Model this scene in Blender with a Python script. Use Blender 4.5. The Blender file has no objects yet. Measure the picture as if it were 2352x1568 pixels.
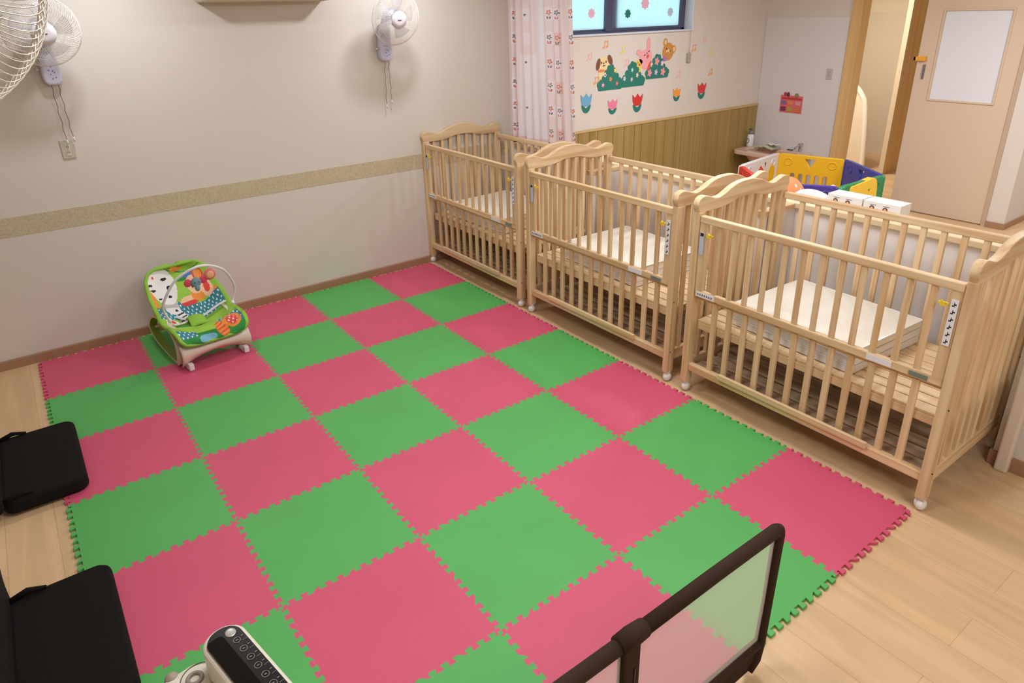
import bpy, bmesh, math, random
from mathutils import Vector, Matrix
random.seed(7)
S = bpy.context.scene
C = S.collection
PI = math.pi
# ------------------------------------------------------------------ camera
W_, H_, F_ = 2352.0, 1568.0, 1556.72
cd = bpy.data.cameras.new('camera'); cam = bpy.data.objects.new('camera', cd); C.objects.link(cam)
cam.location = (0.18653, -5.10812, 2.09443)
cam.rotation_euler = (1.18059, 0.02526, -0.63529)
cd.sensor_fit = 'HORIZONTAL'; cd.sensor_width = 36.0; cd.lens = F_ / W_ * 36.0
cd.shift_x = 8.736 / W_; cd.shift_y = -116.04 / W_
cd.clip_start = 0.05; cd.clip_end = 100
S.camera = cam
# ------------------------------------------------------------------ view / world / lights
S.view_settings.view_transform = 'Standard'; S.view_settings.look = 'None'
S.view_settings.gamma = 1.0; S.view_settings.use_curve_mapping = False
S.view_settings.exposure = 0.0
w = bpy.data.worlds.new('world'); S.world = w; w.use_nodes = True
bg = w.node_tree.nodes['Background']; bg.inputs[0].default_value = (0.62, 0.90, .97, 1); bg.inputs[1].default_value = 1.35
CEIL = 2.7
def area(name, loc, size, power, col=(.93, .97, 1.0), rot=(0, 0, 0), shape='SQUARE', sy=None):
    l = bpy.data.lights.new(name, 'AREA'); l.energy = power; l.color = col; l.size = size; l.shape = shape
    if sy: l.shape = 'RECTANGLE'; l.size_y = sy
    o = bpy.data.objects.new(name, l); C.objects.link(o); o.location = loc; o.rotation_euler = rot
    return o
area('ceiling_lamp_or_fill', (0.80, -0.60, CEIL - .06), .14, 12)
area('ceiling_lamp_or_fill', (2.80, -0.60, CEIL - .06), .14, 13)
area('ceiling_lamp_or_fill', (0.9, -3.4, CEIL - .06), .7, 27)
area('ceiling_lamp_or_fill', (2.9, -2.9, CEIL - .06), .7, 31)
area('ceiling_lamp_or_fill', (2.0, -5.7, CEIL - .06), .7, 30)  # unseen fill light, added to brighten the wall stub and the foreground
area('ceiling_lamp_or_fill', (5.3, -1.6, CEIL - .06), .5, 42, (.90, .95, 1.0))
area('ceiling_lamp_or_fill', (6.3, -3.6, CEIL - .06), .5, 50, (.90, .95, 1.0))
area('ceiling_lamp_or_fill', (8.35, -.25, CEIL - .06), .4, 46, (1, .96, .88))
area('ceiling_lamp_or_fill', (9.2, -4.6, CEIL - .06), .5, 32)
# ------------------------------------------------------------------ materials
def lin(c):
    return tuple(((v/255)/12.92 if v/255 <= .04045 else ((v/255+.055)/1.055)**2.4) for v in c)
MATS = {}
def mat(name, rgb, rough=.6, metal=0, spec=.5, bump=0, bscale=200, var=0, vscale=6, coat=0, alpha=1, trans=0, emit=None, estr=0):
    if name in MATS: return MATS[name]
    m = bpy.data.materials.new(name); m.use_nodes = True; nt = m.node_tree; b = nt.nodes['Principled BSDF']
    col = lin(rgb) + (1,)
    b.inputs['Base Color'].default_value = col; b.inputs['Roughness'].default_value = rough
    b.inputs['Metallic'].default_value = metal; b.inputs['Specular IOR Level'].default_value = spec
    b.inputs['Coat Weight'].default_value = coat; b.inputs['Alpha'].default_value = alpha
    b.inputs['Transmission Weight'].default_value = trans
    if emit: b.inputs['Emission Color'].default_value = lin(emit) + (1,); b.inputs['Emission Strength'].default_value = estr
    if var or bump:
        tc = nt.nodes.new('ShaderNodeTexCoord')
    if var:
        n = nt.nodes.new('ShaderNodeTexNoise'); n.inputs['Scale'].default_value = vscale; n.inputs['Detail'].default_value = 5
        nt.links.new(tc.outputs['Object'], n.inputs['Vector'])
        r = nt.nodes.new('ShaderNodeMapRange'); r.inputs['From Min'].default_value = .3; r.inputs['From Max'].default_value = .7
        r.inputs['To Min'].default_value = 1 - var; r.inputs['To Max'].default_value = 1 + var
        nt.links.new(n.outputs['Fac'], r.inputs['Value'])
        mx = nt.nodes.new('ShaderNodeVectorMath'); mx.operation = 'SCALE'; mx.inputs[0].default_value = col[:3]
        nt.links.new(r.outputs['Result'], mx.inputs['Scale']); nt.links.new(mx.outputs[0], b.inputs['Base Color'])
    if bump:
        n2 = nt.nodes.new('ShaderNodeTexNoise'); n2.inputs['Scale'].default_value = bscale; n2.inputs['Detail'].default_value = 4
        nt.links.new(tc.outputs['Object'], n2.inputs['Vector'])
        bp = nt.nodes.new('ShaderNodeBump'); bp.inputs['Strength'].default_value = bump; bp.inputs['Distance'].default_value = .002
        nt.links.new(n2.outputs['Fac'], bp.inputs['Height']); nt.links.new(bp.outputs['Normal'], b.inputs['Normal'])
    MATS[name] = m
    return m
def wood(name, c1, c2, axis, rough=.5, scale=26, spec=.35):
    if name in MATS: return MATS[name]
    m = bpy.data.materials.new(name); m.use_nodes = True; nt = m.node_tree; b = nt.nodes['Principled BSDF']
    b.inputs['Roughness'].default_value = rough; b.inputs['Specular IOR Level'].default_value = spec
    tc = nt.nodes.new('ShaderNodeTexCoord'); mp = nt.nodes.new('ShaderNodeMapping')
    oi = nt.nodes.new('ShaderNodeObjectInfo')
    sc = [1, 1, 1]; sc[axis] = .045
    mp.inputs['Scale'].default_value = sc
    nt.links.new(tc.outputs['Object'], mp.inputs['Vector'])
    ml = nt.nodes.new('ShaderNodeMath'); ml.operation = 'MULTIPLY'; ml.inputs[1].default_value = 37
    nt.links.new(oi.outputs['Random'], ml.inputs[0])
    cx = nt.nodes.new('ShaderNodeCombineXYZ')
    for k in range(3): nt.links.new(ml.outputs[0], cx.inputs[k])
    nt.links.new(cx.outputs[0], mp.inputs['Location'])
    n = nt.nodes.new('ShaderNodeTexNoise'); n.inputs['Scale'].default_value = scale; n.inputs['Detail'].default_value = 3; n.inputs['Distortion'].default_value = .6
    nt.links.new(mp.outputs[0], n.inputs['Vector'])
    cr = nt.nodes.new('ShaderNodeValToRGB'); e = cr.color_ramp.elements
    e[0].position = .32; e[0].color = lin(c2) + (1,); e[1].position = .62; e[1].color = lin(c1) + (1,)
    nt.links.new(n.outputs['Fac'], cr.inputs[0])
    # slow per-board tint
    r = nt.nodes.new('ShaderNodeMapRange'); r.inputs['To Min'].default_value = .93; r.inputs['To Max'].default_value = 1.06
    nt.links.new(oi.outputs['Random'], r.inputs['Value'])
    mx = nt.nodes.new('ShaderNodeVectorMath'); mx.operation = 'SCALE'
    nt.links.new(cr.outputs[0], mx.inputs[0]); nt.links.new(r.outputs['Result'], mx.inputs['Scale'])
    nt.links.new(mx.outputs[0], b.inputs['Base Color'])
    MATS[name] = m
    return m
P1, P2 = (232, 204, 164), (208, 168, 122)
pine = [wood('pine_x', P1, P2, 0), wood('pine_y', P1, P2, 1), wood('pine_z', P1, P2, 2)]
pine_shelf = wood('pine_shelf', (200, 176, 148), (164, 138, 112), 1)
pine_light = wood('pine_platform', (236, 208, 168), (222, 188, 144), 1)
frame_wood = wood('frame_wood', (226, 188, 130), (214, 172, 112), 2, scale=14)
cap_wood = wood('cap_wood', (240, 220, 184), (232, 208, 168), 1, scale=10)
wall_m = mat('wall_paper', (219, 210, 201), .85, bump=.25, bscale=350)
panel_m = mat('white_panel', (222, 216, 216), .35, spec=.4)
green_m = mat('foam_green', (84, 172, 88), .5, bump=.25, bscale=420, var=.03, vscale=3, spec=.45)
pink_m = mat('foam_pink', (208, 82, 112), .5, bump=.25, bscale=420, var=.03, vscale=3, spec=.45)
white_pl = mat('white_plastic', (232, 230, 230), .35)
offwhite = mat('offwhite_plastic', (226, 216, 206), .4)
black_f = mat('black_fabric', (18, 13, 11), .9, spec=.25, bump=.3, bscale=300)
brown_f = mat('brown_fabric', (54, 36, 22), .85, spec=.25, bump=.3, bscale=300)
base_m = mat('baseboard_brown', (166, 126, 98), .5)
dark = mat('dark_mark', (30, 28, 32), .5)
yellow = mat('yellow_plastic', (242, 196, 40), .4)
chrome = mat('chrome', (200, 200, 205), .15, metal=1)

def floor_mat():
    m = bpy.data.materials.new('floor_planks'); m.use_nodes = True; nt = m.node_tree; b = nt.nodes['Principled BSDF']
    L = nt.links.new; N = nt.nodes.new
    tc = N('ShaderNodeTexCoord'); mp = N('ShaderNodeMapping'); L(tc.outputs['Object'], mp.inputs['Vector'])
    mp.inputs['Rotation'].default_value = (0, 0, PI/2); mp.inputs['Location'].default_value = (4.394, -2.413 + .19*13, 0)
    br = N('ShaderNodeTexBrick'); br.offset = .37; br.inputs['Scale'].default_value = 1
    br.inputs['Brick Width'].default_value = 1.8; br.inputs['Row Height'].default_value = .19
    br.inputs['Mortar Size'].default_value = .0014; br.inputs['Mortar Smooth'].default_value = .2
    br.inputs['Color1'].default_value = lin((222, 187, 146)) + (1,); br.inputs['Color2'].default_value = lin((213, 176, 133)) + (1,)
    br.inputs['Mortar'].default_value = lin((196, 158, 116)) + (1,)
    L(mp.outputs[0], br.inputs['Vector'])
    mp2 = N('ShaderNodeMapping'); mp2.inputs['Scale'].default_value = (1, .09, 1); L(tc.outputs['Object'], mp2.inputs['Vector'])
    n = N('ShaderNodeTexNoise'); n.inputs['Scale'].default_value = 14; n.inputs['Detail'].default_value = 6; n.inputs['Distortion'].default_value = .8
    L(mp2.outputs[0], n.inputs['Vector'])
    r = N('ShaderNodeMapRange'); r.inputs['From Min'].default_value = .3; r.inputs['From Max'].default_value = .7
    r.inputs['To Min'].default_value = .86; r.inputs['To Max'].default_value = 1.07; L(n.outputs['Fac'], r.inputs['Value'])
    # knots
    mp3 = N('ShaderNodeMapping'); mp3.inputs['Scale'].default_value = (1, .55, 1); L(tc.outputs['Object'], mp3.inputs['Vector'])
    vo = N('ShaderNodeTexVoronoi'); vo.inputs['Scale'].default_value = 3.1; L(mp3.outputs[0], vo.inputs['Vector'])
    r2 = N('ShaderNodeMapRange'); r2.inputs['From Min'].default_value = .02; r2.inputs['From Max'].default_value = .085
    r2.inputs['To Min'].default_value = .72; r2.inputs['To Max'].default_value = 1; L(vo.outputs['Distance'], r2.inputs['Value'])
    mu = N('ShaderNodeMath'); mu.operation = 'MULTIPLY'; L(r.outputs[0], mu.inputs[0]); L(r2.outputs[0], mu.inputs[1])
    sc = N('ShaderNodeVectorMath'); sc.operation = 'SCALE'; L(br.outputs['Color'], sc.inputs[0]); L(mu.outputs[0], sc.inputs['Scale'])
    L(sc.outputs[0], b.inputs['Base Color']); b.inputs['Roughness'].default_value = .38; b.inputs['Specular IOR Level'].default_value = .4
    return m
def speckle_mat():
    m = bpy.data.materials.new('border_paper'); m.use_nodes = True; nt = m.node_tree; b = nt.nodes['Principled BSDF']
    tc = nt.nodes.new('ShaderNodeTexCoord'); n = nt.nodes.new('ShaderNodeTexNoise'); n.inputs['Scale'].default_value = 110; n.inputs['Detail'].default_value = 6
    nt.links.new(tc.outputs['Object'], n.inputs['Vector'])
    cr = nt.nodes.new('ShaderNodeValToRGB'); e = cr.color_ramp.elements
    e[0].position = .38; e[0].color = lin((190, 172, 142)) + (1,); e[1].position = .55; e[1].color = lin((204, 188, 160)) + (1,)
    nt.links.new(n.outputs['Fac'], cr.inputs[0]); nt.links.new(cr.outputs[0], b.inputs['Base Color']); b.inputs['Roughness'].default_value = .8
    return m
floor_m = floor_mat(); border_m = speckle_mat()

# ------------------------------------------------------------------ mesh helpers
class MB:
    def __init__(s): s.v = []; s.f = []; s.m = []
    def add(s, vs, fs, m=0):
        n = len(s.v); s.v += [tuple(v) for v in vs]; s.f += [tuple(i + n for i in f) for f in fs]; s.m += [m] * len(fs); return s
    def box(s, x0, x1, y0, y1, z0, z1, m=0):
        if x0 > x1: x0, x1 = x1, x0
        if y0 > y1: y0, y1 = y1, y0
        if z0 > z1: z0, z1 = z1, z0
        vs = [(x, y, z) for z in (z0, z1) for y in (y0, y1) for x in (x0, x1)]
        return s.add(vs, [(0, 2, 3, 1), (4, 5, 7, 6), (0, 1, 5, 4), (2, 6, 7, 3), (0, 4, 6, 2), (1, 3, 7, 5)], m)
    def tube(s, pts, r, n=8, closed=False, m=0, flat=1.0):
        pts = [Vector(p) for p in pts]; k = len(pts)
        rs = r if isinstance(r, (list, tuple)) else [r] * k
        t0 = (pts[1] - pts[0]).normalized(); up = Vector((0, 0, 1)) if abs(t0.z) < .9 else Vector((1, 0, 0))
        nrm = t0.cross(up).normalized(); vs = []; prev = t0
        for i, p in enumerate(pts):
            if closed: t = (pts[(i+1) % k] - pts[i-1]).normalized()
            elif i == 0: t = t0
            elif i == k-1: t = (pts[-1] - pts[-2]).normalized()
            else: t = (pts[i+1] - pts[i-1]).normalized()
            ax = prev.cross(t)
            if ax.length > 1e-7: nrm = Matrix.Rotation(prev.angle(t), 3, ax.normalized()) @ nrm
            prev = t; nrm = (nrm - t * nrm.dot(t)).normalized(); bn = t.cross(nrm)
            for j in range(n):
                a = 2*PI*j/n; vs.append(p + nrm*math.cos(a)*rs[i] + bn*math.sin(a)*rs[i]*flat)
        fs = []
        for i in range(k if closed else k-1):
            for j in range(n):
                a, b = i*n+j, i*n+(j+1) % n; c, d = ((i+1) % k)*n+(j+1) % n, ((i+1) % k)*n+j
                fs.append((a, b, c, d))
        if not closed: fs += [tuple(range(n))[::-1], tuple(range((k-1)*n, k*n))]
        return s.add(vs, fs, m)
    def lathe(s, prof, M=Matrix(), n=32, m=0, cap=True):
        vs = []; k = len(prof)
        for r, z in prof:
            for j in range(n):
                a = 2*PI*j/n; vs.append(M @ Vector((r*math.cos(a), r*math.sin(a), z)))
        fs = [(i*n+j, i*n+(j+1) % n, (i+1)*n+(j+1) % n, (i+1)*n+j) for i in range(k-1) for j in range(n)]
        if cap: fs += [tuple(range(n))[::-1], tuple(range((k-1)*n, k*n))]
        return s.add(vs, fs, m)
    def ball(s, c, r, m=0, n=20, M=None):
        r = (r, r, r) if not isinstance(r, (tuple, list)) else r; vs = []; h = n//2
        for i in range(1, h):
            t = PI*i/h
            for j in range(n):
                a = 2*PI*j/n; v = Vector((r[0]*math.sin(t)*math.cos(a), r[1]*math.sin(t)*math.sin(a), r[2]*math.cos(t)))
                if M: v = M @ v
                vs.append(v + Vector(c))
        tp = Vector((0, 0, r[2])); 
        if M: tp = M @ tp
        vs += [Vector(c)+tp, Vector(c)-tp]; T = len(vs)-2
        fs = [(i*n+j, (i+1)*n+j, (i+1)*n+(j+1) % n, i*n+(j+1) % n) for i in range(h-2) for j in range(n)]
        fs += [(T, j, (j+1) % n) for j in range(n)] + [(T+1, (h-2)*n+(j+1) % n, (h-2)*n+j) for j in range(n)]
        return s.add(vs, fs, m)
    def grid(s, fn, nu, nv, mf=None, m=0, closeu=False):
        vs = [fn(i/nu, j/nv) for j in range(nv+1) for i in range(nu if closeu else nu+1)]
        w_ = nu if closeu else nu+1; n0 = len(s.v); s.v += [tuple(v) for v in vs]
        for j in range(nv):
            for i in range(nu):
                i2 = (i+1) % w_ if closeu else i+1
                s.f.append((n0+j*w_+i, n0+j*w_+i2, n0+(j+1)*w_+i2, n0+(j+1)*w_+i)); s.m.append(mf((i+.5)/nu, (j+.5)/nv) if mf else m)
        return s
    def prism(s, poly, O, U, V, d, m=0):      # polygon in plane O + u*U + v*V, thickness d along U x V
        O, U, V = Vector(O), Vector(U), Vector(V); N = U.cross(V).normalized()*d; k = len(poly)
        vs = [O+U*u+V*v for u, v in poly] + [O+U*u+V*v+N for u, v in poly]
        fs = [tuple(range(k))[::-1], tuple(range(k, 2*k))] + [(i, (i+1) % k, k+(i+1) % k, k+i) for i in range(k)]
        return s.add(vs, fs, m)
    def build(s, name, mats, parent=None, smooth=False, bevel=0, seg=2, subsurf=0, solid=0, auto=False):
        me = bpy.data.meshes.new(name); me.from_pydata(s.v, [], s.f)
        mats = mats if isinstance(mats, (list, tuple)) else [mats]
        for q in mats: me.materials.append(q)
        for p, i in zip(me.polygons, s.m): p.material_index = i
        bm = bmesh.new(); bm.from_mesh(me); bmesh.ops.recalc_face_normals(bm, faces=bm.faces); bm.to_mesh(me); bm.free()
        if smooth:
            for p in me.polygons: p.use_smooth = True
        o = bpy.data.objects.new(name, me); C.objects.link(o)
        if parent: o.parent = parent
        if solid: q = o.modifiers.new('solid', 'SOLIDIFY'); q.thickness = solid; q.offset = 0
        if bevel:
            q = o.modifiers.new('bevel', 'BEVEL'); q.width = bevel; q.segments = seg; q.limit_method = 'ANGLE'; q.angle_limit = math.radians(40)
        if subsurf: q = o.modifiers.new('sub', 'SUBSURF'); q.levels = subsurf; q.render_levels = subsurf
        return o
def tag(o, label=None, cat=None, group=None, kind=None):
    if label: o['label'] = label
    if cat: o['category'] = cat
    if group: o['group'] = group
    if kind: o['kind'] = kind
    return o
def empty(name, loc=(0, 0, 0), rz=0, label=None, cat=None, group=None):
    o = bpy.data.objects.new(name, None); C.objects.link(o); o.location = loc; o.rotation_euler = (0, 0, rz); o.empty_display_size = .05
    return tag(o, label, cat, group)
def copy_tree(o, parent=None):
    c = o.copy(); C.objects.link(c); c.parent = parent
    for ch in [q for q in bpy.data.objects if q.parent == o]: copy_tree(ch, c)
    return c
def holed(name, outer, holes, th, O, U, V, m, parent=None, bevel=.003):   # plate with holes through a filled 2D curve
    cu = bpy.data.curves.new(name, 'CURVE'); cu.dimensions = '2D'; cu.fill_mode = 'BOTH'; cu.extrude = th/2 - bevel; cu.bevel_depth = bevel; cu.bevel_resolution = 2
    cu.offset = -bevel
    for pts in [outer] + holes:
        sp = cu.splines.new('POLY'); sp.points.add(len(pts)-1); sp.use_cyclic_u = True
        for q, (a, b) in zip(sp.points, pts): q.co = (a, b, 0, 1)
    t = bpy.data.objects.new(name, cu); C.objects.link(t)
    dg = bpy.context.evaluated_depsgraph_get(); me = bpy.data.meshes.new_from_object(t.evaluated_get(dg)); bpy.data.objects.remove(t)
    O, U, V = Vector(O), Vector(U).normalized(), Vector(V).normalized(); N = U.cross(V)
    M = Matrix(((U.x, V.x, N.x, O.x), (U.y, V.y, N.y, O.y), (U.z, V.z, N.z, O.z), (0, 0, 0, 1)))
    me.transform(M); me.materials.clear(); me.materials.append(m); me.name = name
    o = bpy.data.objects.new(name, me); C.objects.link(o)
    if parent: o.parent = parent
    return o
def ell(cx, cy, rx, ry=None, n=20, rot=0):
    ry = ry or rx; ca, sa = math.cos(rot), math.sin(rot)
    return [(cx + rx*math.cos(2*PI*i/n)*ca - ry*math.sin(2*PI*i/n)*sa, cy + rx*math.cos(2*PI*i/n)*sa + ry*math.sin(2*PI*i/n)*ca) for i in range(n)]
def rrect(x0, x1, y0, y1, r, n=6):
    out = []
    for cx, cy, a0 in ((x1-r, y1-r, 0), (x0+r, y1-r, 90), (x0+r, y0+r, 180), (x1-r, y0+r, 270)):
        out += [(cx + r*math.cos(math.radians(a0+90*i/n)), cy + r*math.sin(math.radians(a0+90*i/n))) for i in range(n+1)]
    return out
def smooth_curve(pts, n=6, closed=False):
    out = []; k = len(pts)
    for i in range(k if closed else k-1):
        p = [pts[(i+j) % k] if closed else pts[min(max(i+j, 0), k-1)] for j in (-1, 0, 1, 2)]
        for q in range(n):
            t = q/n
            out.append(tuple(.5*((2*p[1][d]) + (-p[0][d]+p[2][d])*t + (2*p[0][d]-5*p[1][d]+4*p[2][d]-p[3][d])*t*t + (-p[0][d]+3*p[1][d]-3*p[2][d]+p[3][d])*t**3) for d in range(len(pts[0]))))
    if not closed: out.append(tuple(pts[-1]))
    return out
def struct(name, mb, m, bevel=0, **k):
    return tag(mb.build(name, m, bevel=bevel, **k), kind='structure')

# ================================================================== SETTING
WY = .06                     # face of the long wall
struct('floor', MB().box(-1.4, 10.8, -6.6, .5, -.1, 0), floor_m)
struct('ceiling', MB().box(-1.4, 10.8, -6.6, .6, CEIL, CEIL+.1), wall_m)
# long wall with the window opening
wx0, wx1, wz0 = 4.35, 6.46, 1.862
b = MB().box(-1.4, wx0, WY, WY+.15, 0, CEIL).box(wx1, 7.95, WY, WY+.15, 0, CEIL).box(wx0, wx1, WY, WY+.15, 0, wz0).box(wx0, wx1, WY, WY+.15, 2.42, CEIL)
struct('wall_back', b, wall_m)
struct('wall_left', MB().box(-1.4, -1.3, -6.6, WY, 0, CEIL), wall_m)
struct('wall_front', MB().box(-1.4, 10.8, -6.6, -6.5, 0, CEIL), wall_m)
# end wall: washbasin side, doorway, door bay, corner to the corridor
EX = 7.82
b = MB().box(EX, EX+.13, -.975, WY, 0, CEIL).box(EX, EX+.13, -2.64, -.975, 2.35, CEIL).box(EX, EX+.13, -2.825, -2.64, 0, CEIL).box(EX+.13, 10.8, -2.825, -2.72, 0, CEIL)
struct('wall_right', b, wall_m)
struct('wall_washroom', MB().box(10.6, 10.75, -2.72, .5, 0, CEIL).box(7.95, 10.75, .4, .5, 0, CEIL), mat('washroom_wall', (232, 220, 196), .7))
struct('wall_corridor', MB().box(10.7, 10.8, -6.5, -2.825, 0, CEIL), wall_m)
struct('trim_panel', MB().box(10.585, 10.6, -2.7, .4, 0, 1.96).box(7.95, 10.585, .385, .4, 0, 1.96), mat('washroom_panel', (224, 212, 192), .5))
struct('trim_splash', MB().box(EX-.006, EX, -.965, WY-.003, .0, 1.955), panel_m)
struct('baseboard_back', MB().box(-1.3, 3.98, WY-.026, WY, 0, .060), base_m, .002)
struct('baseboard_right', MB().box(EX-.014, EX, -2.837, -2.669, 0, .06).box(EX, 10.7, -2.837, -2.825, 0, .06), base_m, .002)
struct('trim_border', MB().box(-1.3, 3.98, WY-.002, WY, .862, .984), border_m)
# wainscot with narrow and wide boards
gx = [4.36]
pat = [.22, .16, .157, .107]; q = 4.984-.22-.107-.157+.0; xs = []
x = 4.02; i = 0
seq = [4.02, 4.18, 4.337, 4.444, 4.667, 4.827, 4.984, 5.097, 5.317, 5.478, 5.635, 5.742, 5.964, 6.12, 6.298, 6.404, 6.624, 6.79, 6.96, 7.07, 7.29, 7.45, 7.61, 7.71, 7.812]
b = MB()
for a, c in zip(seq, seq[1:]): b.box(a+.003, c-.003, WY-.012, WY-.004, .06, .945)
b.box(4.02, 7.812, WY-.004, WY, 0, .95)
struct('trim_wainscot', b, wood('wainscot', (170, 144, 88), (156, 128, 74), 2, scale=12))
struct('trim_wainscot_cap', MB().box(4.02, 7.812, WY-.02, WY, .945, .972), wood('wainscot_cap', (206, 176, 128), (196, 164, 112), 0, scale=12), .003)
struct('baseboard_wainscot', MB().box(4.02, 7.812, WY-.016, WY-.004, 0, .06), base_m)
# window
blue_fr = mat('window_frame', (82, 84, 110), .4, metal=.3)
wr = empty('window_1'); tag(wr, kind='structure')
b = MB().box(wx0, wx1, WY+.10, WY+.15, wz0, wz0+.032).box(wx0, wx0+.04, WY+.10, WY+.15, wz0, 2.42).box(wx1-.05, wx1, WY+.10, WY+.15, wz0, 2.42).box(wx0, wx1, WY+.10, WY+.15, 2.39, 2.42)
b.build('window_frame', blue_fr, wr, bevel=.003)
MB().box(5.262, 5.345, WY+.085, WY+.12, wz0+.03, 2.39).box(6.36, 6.42, WY+.085, WY+.12, wz0+.03, 2.39).box(5.345, 6.36, WY+.09, WY+.115, wz0+.03, wz0+.055).build('window_sash', blue_fr, wr, bevel=.003)
MB().box(5.345, 5.43, WY+.115, WY+.14, wz0+.03, 2.39).box(wx0+.04, 5.345, WY+.115, WY+.14, wz0+.03, wz0+.05).build('window_sash', blue_fr, wr, bevel=.003)
gl = bpy.data.materials.new('frosted_glass'); gl.use_nodes = True; nt = gl.node_tree; nt.nodes.remove(nt.nodes['Principled BSDF'])
tr = nt.nodes.new('ShaderNodeBsdfTranslucent'); tr.inputs[0].default_value = (.9, .98, 1, 1); gs = nt.nodes.new('ShaderNodeBsdfGlossy'); gs.inputs['Roughness'].default_value = .3
ms = nt.nodes.new('ShaderNodeMixShader'); ms.inputs[0].default_value = .06
nt.links.new(tr.outputs[0], ms.inputs[1]); nt.links.new(gs.outputs[0], ms.inputs[2]); nt.links.new(ms.outputs[0], nt.nodes['Material Output'].inputs[0])
MB().box(wx0+.04, 5.30, WY+.124, WY+.130, wz0+.04, 2.39).box(5.345, 6.38, WY+.100, WY+.106, wz0+.04, 2.39).build('window_pane', gl, wr)
MB().box(4.3, 6.475, WY-.02, WY+.10, wz0-.004, wz0+.012).box(6.455, 6.475, WY-.012, WY+.10, wz0, 2.42).build('window_sill', mat('sill_white', (216, 218, 226), .4), wr, bevel=.003)
# door frame, door
b = MB().box(EX-.02, EX+.15, -1.09, -.975, 0, 2.35).box(EX-.02, EX+.15, -2.62, -1.09, 2.28, 2.35)
struct('trim_door_frame', b, frame_wood, .003)
door_c = mat('door_skin', (216, 192, 168), .45)
dr = empty('door_1'); tag(dr, kind='structure')
holed('door_panel', [(-2.635, .01), (-1.725, .01), (-1.725, 2.27), (-2.635, 2.27)], [[(-2.485, 1.166), (-1.898, 1.166), (-1.898, 2.006), (-2.485, 2.006)]], .04, (EX+.03, 0, 0), (0, 1, 0), (0, 0, 1), door_c, dr, .002)
fr = MB()
for y0, y1, z0, z1 in ((-2.495, -2.478, 1.156, 2.016), (-1.905, -1.888, 1.156, 2.016), (-2.478, -1.905, 1.156, 1.173), (-2.478, -1.905, 1.999, 2.016)): fr.box(EX+.0, EX+.06, y0, y1, z0, z1)
fr.build('glazing_bead', mat('bead', (214, 190, 164), .45), dr, bevel=.002)
MB().box(EX+.022, EX+.03, -2.478, -1.905, 1.173, 1.999).build('door_window', mat('frosted_white', (226, 226, 232), .3), dr)
MB().box(EX-.006, EX+.012, -1.815, -1.795, 1.36, 1.50).build('door_handle', mat('grey_metal', (130, 130, 140), .35, metal=.8), dr, bevel=.004)
MB().box(EX-.03, EX+.01, -1.815, -1.700, 1.535, 1.575).box(EX-.03, EX+.04, -1.724, -1.700, 1.535, 1.575).build('door_latch', mat('latch_orange', (232, 166, 42), .45), dr, bevel=.003)
MB().box(EX-.012, EX+.05, -2.668, -2.632, 0, 2.3).build('door_jamb', mat('jamb', (190, 166, 142), .5), dr)
# second door of the washroom, seen edge-on through the doorway, and a white booth panel
d2 = empty('door_2'); tag(d2, kind='structure')
MB().box(9.36, 10.4, -.90, -.855, .0, 2.2).build('door_panel', frame_wood, d2, bevel=.003)
MB().box(9.325, 9.36, -.90, -.84, 0, 2.35).build('door_jamb', mat('pale_jamb', (214, 194, 164), .5), d2)
arc = [(-.573, .0), (-.573, .039), (-.561, .243), (-.538, .471), (-.51, .696), (-.473, .871), (-.423, .957), (-.35, 1.04), (-.251, 1.10), (-.12, 1.14), (.05, 1.155), (.36, 1.16)]
arc = [arc[0]] + smooth_curve(arc[1:], 4)
bo = empty('booth_partition', (9.4, 0, 0), 0, 'white low booth partition with a rounded corner in the room beyond the doorway', 'partition')
MB().prism(arc + [(.36, 0)], (0, 0, 0), (0, 1, 0), (0, 0, 1), .02).build('panel', mat('booth_cream', (232, 216, 192), .4), bo)
MB().tube([(.01, y, z) for y, z in arc], .034, 8).build('edge_trim', mat('booth_white', (246, 240, 226), .35), bo, smooth=True)
# partition counter behind the cots
pt = MB().box(4.02, 4.19, -4.25, WY-.004, 0, .932)
struct('trim_partition', pt, mat('partition_white', (240, 234, 234), .8, bump=.2, bscale=350))
struct('trim_partition_cap', MB().box(3.995, 4.212, -4.25, WY-.004, .932, .966), cap_wood, .004)
# short wall stub right of the nearest cot
struct('wall_stub', MB().box(3.672, 4.5, -4.40, -4.262, 0, CEIL), wall_m)
struct('baseboard_stub', MB().box(3.660, 4.52, -4.412, -4.250, 0, .075), base_m, .002)
struct('trim_corner_post', MB().box(3.625, 3.672, -4.345, -4.292, 0, CEIL), mat('post_white', (226, 212, 196), .5), .008)
for y in (-1.335, -2.835):   # little wood-topped fins of the partition between the cots
    struct('trim_fin', MB().box(3.70, 4.02, y-.03, y+.02, 0, .93, 1).box(3.69, 4.0, y-.036, y+.022, .93, .962, 0), [pine[0], MATS['partition_white']], .003)

# ================================================================== PUZZLE MAT
TS = .6; NP = 12; AM = .0105; TH = .012
def wave():
    P = 1/NP; pts = [(0, 0), (.36, 0), (.30, 1)]
    for k in range(NP):
        if k == NP-1: pts += [(k+.56, 1), (k+.44, -1), (NP-.30, -1), (NP-.36, 0)]
        elif k % 3 == 2: pts += [(k+.40, 1), (k+.70, -.4), (k+1.05, -1), (k+.94, .2), (k+1-.02, 1)]
        else: pts += [(k+.56, 1), (k+.44, -1), (k+1.06, -1), (k+.94, 1)]
    return [(u*P*TS, v*AM) for u, v in pts]
WV = wave()
def edge_pts(kind, i, j):
    s_ = 1 if (i + j) % 2 else -1
    if kind == 'h': return [(i*TS + u, -j*TS + v*s_) for u, v in WV] + [((i+1)*TS, -j*TS)]
    return [(i*TS + v*s_, -j*TS - u) for u, v in WV] + [(i*TS, -(j+1)*TS)]
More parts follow.
